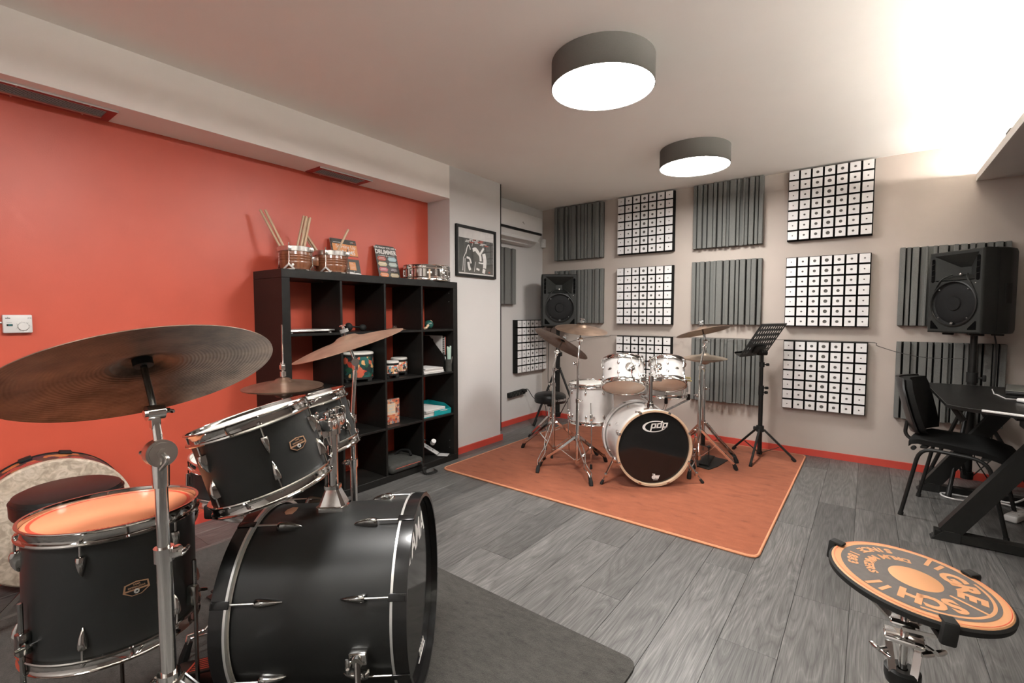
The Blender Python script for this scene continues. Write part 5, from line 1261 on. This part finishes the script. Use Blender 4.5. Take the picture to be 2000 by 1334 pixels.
# ---- on top of the bookcase
def bongo_parts(t,x,y,Rt,h):
    O=Matrix.Translation((x,y,0))
    q=MB(); pr=[(Rt*.93,.012),(Rt*1.0,.03),(Rt*1.01,.05)]
    for k in range(3):
        z=.060+k*.016; pr+=[(Rt*1.01,z),(Rt*.985,z+.004),(Rt*1.01,z+.008)]
    pr+=[(Rt*.99,h-.04),(Rt*.96,h-.012),(Rt*.91,h-.012),(Rt*.93,.05),(Rt*.88,.012)]
    q.lathe(pr,48,O,closed=True); q.build('shell',M['rosewood'],t)
    q=MB().lathe([(Rt*.99,h-.036),(Rt*1.05,h-.034),(Rt*1.055,h-.006),(Rt*1.0,h-.004)],48,O,closed=True)
    for k in range(4): 
        a=R(40+90*k); q.rbox((Rt*1.075*math.cos(a),Rt*1.075*math.sin(a),h-.02),(.024,.024,.03),.005,O)
    q.build('hoop',M['steel'],t)
    MB().lathe([(Rt*.95,.0),(Rt*1.10,.0),(Rt*1.10,.010),(Rt*.95,.012)],48,O,closed=True).build('base_ring',M['chrome'],t)
    for k in range(4):
        a=R(40+90*k); c,s=math.cos(a),math.sin(a)
        MB().tube([O@V(c*Rt*1.09,s*Rt*1.09,h+.012),O@V(c*Rt*1.09,s*Rt*1.09,h*.55),O@V(c*Rt*1.14,s*Rt*1.14,.038)],.0035,8).build('tension_rod',M['chrome'],t)
        q=MB(); F=O@Matrix.Rotation(a,4,'Z')
        for sg in(1,-1): q.bar(F@V(Rt*1.13,0,.038),F@V(Rt*1.09,sg*.032,.008),.010,.004,up=F.to_3x3()@V(1,0,0))
        q.build('tension_bracket',M['steel'],t)
bt=thing('bongo_drums','pair of joined rosewood bongos holding drumsticks on top of the bookcase','drum',V(0,0,TOPZ))
bongo_parts(bt,.262,-3.226,.092,.155); bongo_parts(bt,.252,-2.972,.100,.155)
MB().rbox((.255,-3.105,.075),(.06,.05,.06),.006).build('joining_block',M['rosewood'],bt)
MB().lathe([(0,.001),(.007,.0008),(.0075,-.002)],14,frame((.262+.0935*math.cos(R(-38)),-3.226+.0935*math.sin(R(-38)),.035),(math.cos(R(-38)),math.sin(R(-38)),0))).build('emblem',M['silver'],bt)
stk=MB().tube([(0,0,0),(0,0,.004),(0,0,.30),(0,0,.375),(0,0,.383),(0,0,.39),(0,0,.40)],[.006,.0075,.0075,.0035,.0045,.0052,.002],10).mesh('drumstick',M['stick'])
def stick(tip,base,label):
    o=bpy.data.objects.new('drumstick',stk); COL.objects.link(o); tip,base=Vector(tip),Vector(base); o.matrix_world=frame(tip,base-tip); tag(o,label,'drumstick','drumsticks in the bongos')
for a in [((.150,-3.382,1.862),(.255,-3.262,1.535),'leftmost of two drumsticks leaning far left out of the left bongo'),((.170,-3.362,1.862),(.268,-3.250,1.535),'right one of two drumsticks leaning far left out of the left bongo'),
 ((.272,-3.170,1.845),(.262,-3.240,1.53),'first drumstick from the left in the upright bundle of four'),((.285,-3.160,1.842),(.285,-3.226,1.53),'second drumstick from the left in the upright bundle of four'),((.278,-3.146,1.834),(.268,-3.216,1.53),'third drumstick from the left in the upright bundle of four'),((.290,-3.138,1.838),(.286,-3.206,1.53),'rightmost drumstick in the upright bundle of four'),
 ((.172,-3.135,1.775),(.228,-2.985,1.51),'upper drumstick leaning left out of the right bongo, behind the bundle'),((.192,-3.125,1.765),(.238,-2.968,1.51),'lower drumstick leaning left out of the right bongo, behind the bundle'),((.318,-2.880,1.797),(.240,-2.985,1.525),'single drumstick leaning right in front of the music book')]: stick(*a)
def lean(y,zb,xb,xt,h): return frameXY((xb,y,zb),(0,1,0),(xt-xb,0,math.sqrt(max(1e-6,h*h-(xt-xb)**2))))
Fb=lean(-2.765,TOPZ+.001,.150,.078,.285)
t=thing('music_book','spiral bound drum tuition book with orange title band, leaning on the red wall','book',Fb)
MB().box((0,.1425,-.004),(.210,.285,.008)).build('pages',M['paper'],t)
MB().box((0,.1425,.0005),(.212,.285,.001)).build('cover',M['greyprint'],t)
MB().box((0.006,.205,.0013),(.20,.085,.0006)).box((.045,.085,.0013),(.055,.062,.0006)).build('orange_print',M['orangeink'],t)
MB().box((0.006,.147,.0013),(.20,.020,.0006)).text('LTD',.012,Matrix.Translation((.085,.262,.0013))).build('red_print',M['redink'],t)
q=MB(); q.text('Starting Up',.036,Matrix.Translation((.012,.227,.0018))).text('DRUMS',.044,Matrix.Translation((.012,.184,.0018)),bold=.0005); q.text('LCM',.012,Matrix.Translation((.068,.266,.0016))); q.box((-.055,.258,.0013),(.06,.003,.0005)); q.text('Starting',.008,Matrix.Translation((.038,.107,.0018)))
for k in range(4): q.box((.046,.095-k*.010,.0018),(.04,.0015,.0004))
q.sph((.075,.022,.001),.03,14,(1.2,.45,.03)).sph((.02,.03,.001),.026,14,(1.3,.4,.03)).tube([(.05,.05,.0015),(.05,.0,.0015)],.0012,4).tube([(-.06,.13,.0015),(-.04,.05,.0015)],.003,4).tube([(-.045,.13,.0015),(-.05,.04,.0015)],.003,4).build('white_print',M['ink'],t)
q=MB()
for k in range(26): q.tube(arc((-.103,.012+k*.0105,.0),.006,-.5,PI+.5,7,((1,0,0),(0,0,1))),.0012,5)
q.build('spiral_binding',M['steel'],t)
Fs=lean(-2.395,TOPZ+.001,.152,.080,.285)
t=thing('tin_sign','dark tin sign with coloured ovals and drummer slogan, leaning beside the chrome snare','sign',Fs)
c=.018; W_,H_=.205,.282
pl=[(-W_/2+c,0),(W_/2-c,0),(W_/2,c),(W_/2,H_-c),(W_/2-c,H_),(-W_/2+c,H_),(-W_/2,H_-c),(-W_/2,c)]
MB().prism(pl,-.002,.0).build('plate',M['greyprint'],t)
q=MB(); q.text('YOU KNOW YOU ARE A',.0195,Matrix.Translation((0,.262,.0004)),bold=.0006).text('DRUMMER',.050,Matrix.Translation((0,.226,.0004)),bold=.0017,sx=.86)
q.box((-.045,.196,.0003),(.07,.003,.0005)).box((.045,.196,.0003),(.07,.003,.0005)).box((0,.194,.0003),(.004,.012,.0005))
for r in range(4):
    for s in(-1,1):
        for k in range(2): q.box((s*.05,.174-r*.044-.004+k*.010-.002,.0012),(.060-.012*((r+k)%2),.0028,.0003))
q.build('lettering',M['ink'],t)
ocols=[(.45,.10,.07),(.33,.48,.52),(.58,.48,.30),(.36,.44,.40),(.48,.12,.14),(.10,.08,.09),(.60,.19,.06),(.58,.47,.30)]
for r in range(4):
    for s_i,s in enumerate((-1,1)):
        mt=mat('oval_print',ocols[r*2+s_i],.5,var=.02); x=s*.05; y=.172-r*.044
        hx=[(-.044,0),(-.030,.017),(.030,.017),(.044,0),(.030,-.017),(-.030,-.017)]
        MB().prism([(x+a,y+b_) for a,b_ in hx],.0002,.0008).build('oval_print',mt,t)
Msn=frame((.236,-2.092,TOPZ),(0,0,1),V(1,-.55,0))
cs2=drum('snare_drum','chrome shell snare drum lying on the right end of the bookcase top',Msn,.1778,.128,10,'snare',M['chrome'],M['coated'],M['clearhead'],a0=R(10))
q=MB(); F=radial(R(28),.1778,.064,-1); q.rbox((0,0,.008),(.062,.03,.016),.003,F).rbox((.012,0,.02),(.03,.022,.012),.003,F).box((-.035,0,.010),(.03,.016,.002),F); q.build('strainer',M['chrome'],cs2)
q=MB(); F=radial(R(-8),.1778,.05,-1); q.rbox((-.01,0,.008),(.02,.036,.016),.003,F); bt_=q.build('butt_plate',M['steel'],cs2); MB().box((.0,0,.0175),(.075,.014,.0012),F).build('snare_strap',M['maple'],cs2)
q=MB().lathe([(.150,.004),(.16,.0025),(.17,.004)],48); 
# ---- cells, top row
y0,y1,z=cell(0,0)
t=thing('laptop','thin silver laptop lying in the top left cube of the bookcase','laptop',V(.235,(y0+y1)/2,z))
MB().rbox((0,0,.012),(.24,.31,.006),.002).build('base',M['steel'],t); MB().rbox((0,0,.0185),(.24,.31,.005),.002).build('lid',M['silver'],t)
q=MB()
for sx in(.10,-.10):
    for sy in(.13,-.13): q.cyl((sx,sy,.0),(sx,sy,.010),.010,n=10)
q.build('rubber_foot',M['plwhite'],t)
y0,y1,z=cell(1,0)
t=thing('mallet','small black two headed object lying in the second cube of the top row','mallet',V(.27,-2.86,z))
MB().sph((0,0,.030),.030,16,(1,.9,1)).build('head',M['rubber'],t); MB().cyl((0,0,.034),(0,.11,.026),.0055,n=10).build('shaft',M['black'],t); MB().sph((0,.115,.024),.024,16,(1,1.2,1)).build('head',M['felt'] if False else M['rubber'],t)
y0,y1,z=cell(2,0)
o=cymbal('small bronze cymbal lying flat in the third cube of the top row',(.300,-2.485,z+.004),(0,0,1),.085,M['cymlight'],z_hole=.010,bell=.6)
q=MB(); wingnut(q,(.300,-2.485,z+.022),(0,0,1),.9); tag(q.build('wing_nut',M['steel']),'tiny steel wing nut lying on the small cymbal in the bookcase','wing nut')
y0,y1,z=cell(3,0)
t=thing('maraca','green maraca with wooden handle lying in the top right cube','maraca',V(.30,-2.135,z))
MB().sph((0,0,.036),.034,18,(1,1.15,1.05)).build('head',mat('green_lacquer',(.02,.085,.07),.25,var=.1),t)
MB().tube(arc((0,0,.036),.0355,-.3,1.1,8,((0,1,0),(0,0,1))),.008,8).build('rim_band',M['maple'],t)
MB().tube([(.02,-.028,.030),(.05,-.075,.011),(.06,-.10,.010)],[.011,.009,.010],10).build('handle',M['maple'],t)
# ---- second row
y0,y1,z=cell(1,1)
def kid(label,x,y,z,Rr,h,mt):
    t=thing('hand_drum',label,'drum',V(x,y,z),'small printed hand drums'); f=.022
    MB().lathe([(Rr*.98,f),(Rr,f+.004),(Rr,h-.006),(Rr*.98,h-.004)],40).build('shell',mt,t)
    MB().lathe([(0,h),(Rr*.96,h),(Rr*1.02,h-.005),(Rr*1.02,h-.014),(Rr,h-.014)],40).build('drumhead',M['coated'],t)
    MB().lathe([(Rr*1.0,h-.030),(Rr*1.012,h-.028),(Rr*1.012,h-.014),(Rr,h-.014)],40).build('rim_band',M['rubber'],t)
    q=MB().lathe([(0,f),(Rr*1.015,f-.002),(Rr*1.015,f+.010),(Rr,f+.011)],40)
    for a in(20,110,200,290): q.rbox((Rr*.86*math.cos(R(a)),Rr*.86*math.sin(R(a)),f/2),(.035 if Rr>.1 else .024,.035 if Rr>.1 else .024,f),.003,None)
    q.build('base_ring',M['rubber'],t)
kid('largest printed hand drum with cream head and jungle pattern in the bookcase',.255,-2.795,z,.118,.205,M['conf_big'])
y0,y1,z=cell(2,1)
kid('front one of two small bright printed hand drums in the bookcase',.322,-2.540,z,.056,.125,M['conf_small'])
kid('rear one of two small bright printed hand drums in the bookcase',.235,-2.392,z,.062,.135,M['conf_small'])
y0,y1,z=cell(3,1)
t=thing('magazine_file','black magazine file with slanted side in the right cube of the second row','magazine file',V(.10,-2.018,z))
pf=[(0,0),(.245,0),(.245,.135),(.078,.290),(0,.290)]
q=MB(); 
for yy in(0,.054): q.prism([(a,b_) for a,b_ in pf],0,.002,frameXY((0,yy+.002,0),(1,0,0),(0,0,1)))
q.box((.1225,.028,.001),(.245,.054,.002)).box((.001,.028,.145),(.002,.054,.29)).box((.244,.028,.067),(.002,.054,.135)); q.build('case',M['black'],t)
rr=random.Random(2)
for k,(mt,hh) in enumerate(((M['paper'],.292),(M['black'],.288),(M['greyprint'],.285),(M['black'],.287),(M['paper'],.28),(M['redink'],.284))):
    q=MB().box((.115,.008+k*.0075,.002+hh/2),(.22,.0045,hh)); b0=q.build('magazine',mt,t)
    if k==0: MB().cyl((.105,.0055,.25),(.105,.0045,.25),.018,n=16).build('print',M['black'],b0)
    if k in(1,2,3):
        q=MB()
        for j in range(7): q.box((.2255,.008+k*.0075,.16+j*.018),(.001,.0035,.004))
        q.build('print',M['ink'],b0)
t=thing('pen_holder','black pen holder in front of the magazine file, packed with pens and rulers','pen holder',V(.376,-1.990,z))
MB().lathe([(0,.002),(.024,.002),(.024,.10),(.0265,.10),(.0265,0),(0,0)],28).build('cup',M['grey'],t)
for k,(x_,y_,hh,dx,dy,mt,nm) in enumerate(((.006,.012,.205,.004,.006,'mint','ruler'),(-.006,.004,.20,-.004,-.002,'mint','ruler'),(.010,-.002,.195,.006,-.004,'mint','ruler'),(-.012,-.012,.12,-.01,-.008,'ink','pen'),(.0,-.014,.115,.0,-.012,'black','pen'),(.014,.014,.118,.012,.008,'steel','pen'))):
    o_=thing(nm,(('mint green ruler standing in the black pen holder, ','')[0]+('right one','left one','front one')[k] if nm=='ruler' else {3:'white pen',4:'black pen',5:'silver pen'}[k]+' standing in the black pen holder'),nm,V(.376+x_*.8,-1.990+y_*.8,z+.0045),'rulers in the pen holder' if nm=='ruler' else None)
    if nm=='ruler': MB().bar((0,0,0),(dx,dy,hh),.013,.002,up=(.6,-.8,0)).build('blade',M[mt],o_)
    else: MB().tube([(0,0,0),(dx,dy,hh*.9),(dx*1.1,dy*1.1,hh)],[.0035,.0035,.0015],8).build('barrel',M[mt],o_)
for k,(dx,dy,th,l) in enumerate(((0,0,.028,'thick white paper stack lying before the magazine file'),(.006,-.005,.014,'thin paper stack on top of the thick white paper stack'))):
    t=thing('paper_stack',l,'papers',V(.285+dx,-2.165+dy,z+sum((.0285,0)[:k]) ),'paper stacks'); q=MB()
    n_=6 if k==0 else 3
    for j in range(n_): q.box((rr.uniform(-.004,.004),rr.uniform(-.004,.004),(j+.5)*th/n_),(.20,.215 if k==0 else .19,th/n_*.96))
    q.build('sheets',M['paper'],t)
# ---- third row
y0,y1,z=cell(2,2)
t=thing('boxed_set','upright boxed set with red patterned cover and pale label in the bookcase','box',frameXY((.325,-2.535,z),(0,1,.0),(0,0,1)))
MB().rbox((0,.095,-.008),(.135,.19,.016),.0015,seg=1).build('case',M['greyprint'],t); MB().box((0,.095,.0004),(.130,.185,.0006)).build('cover',M['conf_box'],t)
MB().box((-.012,.115,.0010),(.078,.085,.0006)).build('label_panel',M['maple'],t)
q=MB()
for k,tx in enumerate(('CRT IS','BEST','OF TIME')): q.text(tx,.019,Matrix.Translation((-.012,.138-k*.024,.0015)),bold=.0004)
q.build('lettering',mat('pale_blue_print',(.36,.46,.48),.5,var=.02),t)
y0,y1,z=cell(3,2)
t=thing('letter_tray','teal plastic letter tray in the right cube of the third row','tray',V(.245,-2.125,z))
q=MB().box((0,0,.002),(.27,.315,.003)); 
for s in(1,-1): q.prism([(-.135,0),(.135,0),(.135,.040),(.06,.075),(-.135,.082)],-.0015,.0015,frameXY((0,s*.156,0),(1,0,0),(0,0,1)))
q.box((-.134,0,.041),(.003,.315,.082)).rbox((.134,.06,.022),(.003,.19,.044),.001,seg=1); q.build('tray',M['teal'],t)
zz=z+.0045
for k,(th,w_,d_,an,l) in enumerate(((.018,.27,.24,2,'bottom pile of papers in the teal tray'),(.014,.26,.235,-5,'middle pile of papers in the teal tray'),(.020,.24,.22,7,'top pile of papers in the teal tray'))):
    t=thing('paper_stack',l,'papers',Matrix.Translation((.25+.004*k,-2.135-.006*k,zz))@Matrix.Rotation(R(an),4,'Z'),'papers in the teal tray'); q=MB()
    for j in range(5): q.box((rr.uniform(-.006,.006),rr.uniform(-.006,.006),(j+.5)*th/5),(d_,w_,th/5*.9))
    q.build('sheets',M['paper'],t); zz+=th+.0006
# ---- bottom row
y0,y1,z=cell(2,3)
t=thing('laptop_bag','dark grey laptop bag lying in the bottom row, its strap hanging to the floor','bag',Matrix.Translation((.25,-2.472,z))@Matrix.Rotation(R(0),4,'Z'))
MB().rbox((0,0,.036),(.345,.318,.070),.028,seg=3).build('body',M['grey'],t)
MB().tube([(.172,-.12,.040),(.174,.0,.042),(.172,.12,.040)],.0016,6).build('zip',M['redink'],t)
MB().tube(bez([(-.05,.05,.070),(-.02,.09,.10),(.05,.11,.105),(.09,.10,.075)],14),.010,8).build('handle',M['fabric'],t)
q=MB(); P_=bez([(.160,.10,.035),(.185,.12,.03),(.196,.13,-.005),(.205,.13,-.035),(.235,.12,-.047),(.265,.16,-.047),(.25,.215,-.046),(.21,.24,-.047)],24)
for a,b_ in zip(P_[:-1],P_[1:]): q.bar(a,b_+(b_-a)*.15,.032,.004,up=(.55,.2,.8))
q.build('strap',M['black'],t)
MB().rbox((.197,.135,-.020),(.012,.045,.03),.003).build('buckle',M['rubber'],t)
y0,y1,z=cell(3,3)
t=thing('bass_pedal','silver bass drum pedal stored in the bottom right cube of the bookcase','pedal',Matrix.Translation((.285,-2.095,z))@Matrix.Rotation(R(-62),4,'Z'))
MB().tube([(.02,-.145,.004),(.02,.05,.004)],.0035,8).build('base_rod',M['chrome'],t)
F=frameXY((0,.05,.016),(0,-.97,.55),(1,0,0)); 
ca=mat('cast_aluminium',(.50,.49,.47),.5,.15,var=.03); fb=MB().rbox((.105,0,0),(.21,.062,.007),.002,F).build('footboard',ca,t)
q=MB(); s_='KAIDIS'
for k,ch in enumerate(s_): q.text(ch,.026,frameXY(F@V(.185-k*.026,.0,.0038),F.to_3x3()@V(-1,0,0),F.to_3x3()@V(0,1,0)),bold=.0008)
q.build('lettering',M['black'],fb)
MB().rbox((0,.095,.010),(.064,.085,.008),.002,Matrix.Translation((0,0,.0))).build('heel_plate',ca,t)
q=MB()
for s in(1,-1): q.bar((.045*s,-.135,.003),(.045*s,-.135,.155),.012,.010,up=(0,1,0))
q.cyl((-.055,-.135,.15),(.055,-.135,.15),.007,n=10).cyl((.03,-.135,.15),(.04,-.135,.15),.018,n=14); q.build('pedal_frame',M['chrome'],t)
MB().cyl((.0,-.135,.15),(.02,.012,.118),.004,n=8).build('beater_rod',M['chrome'],t)
MB().cyl((.01,.004,.105),(.03,.024,.132),.020,n=16).build('beater',M['felt'] if False else M['paper'],t)

bpy.context.view_layer.update()
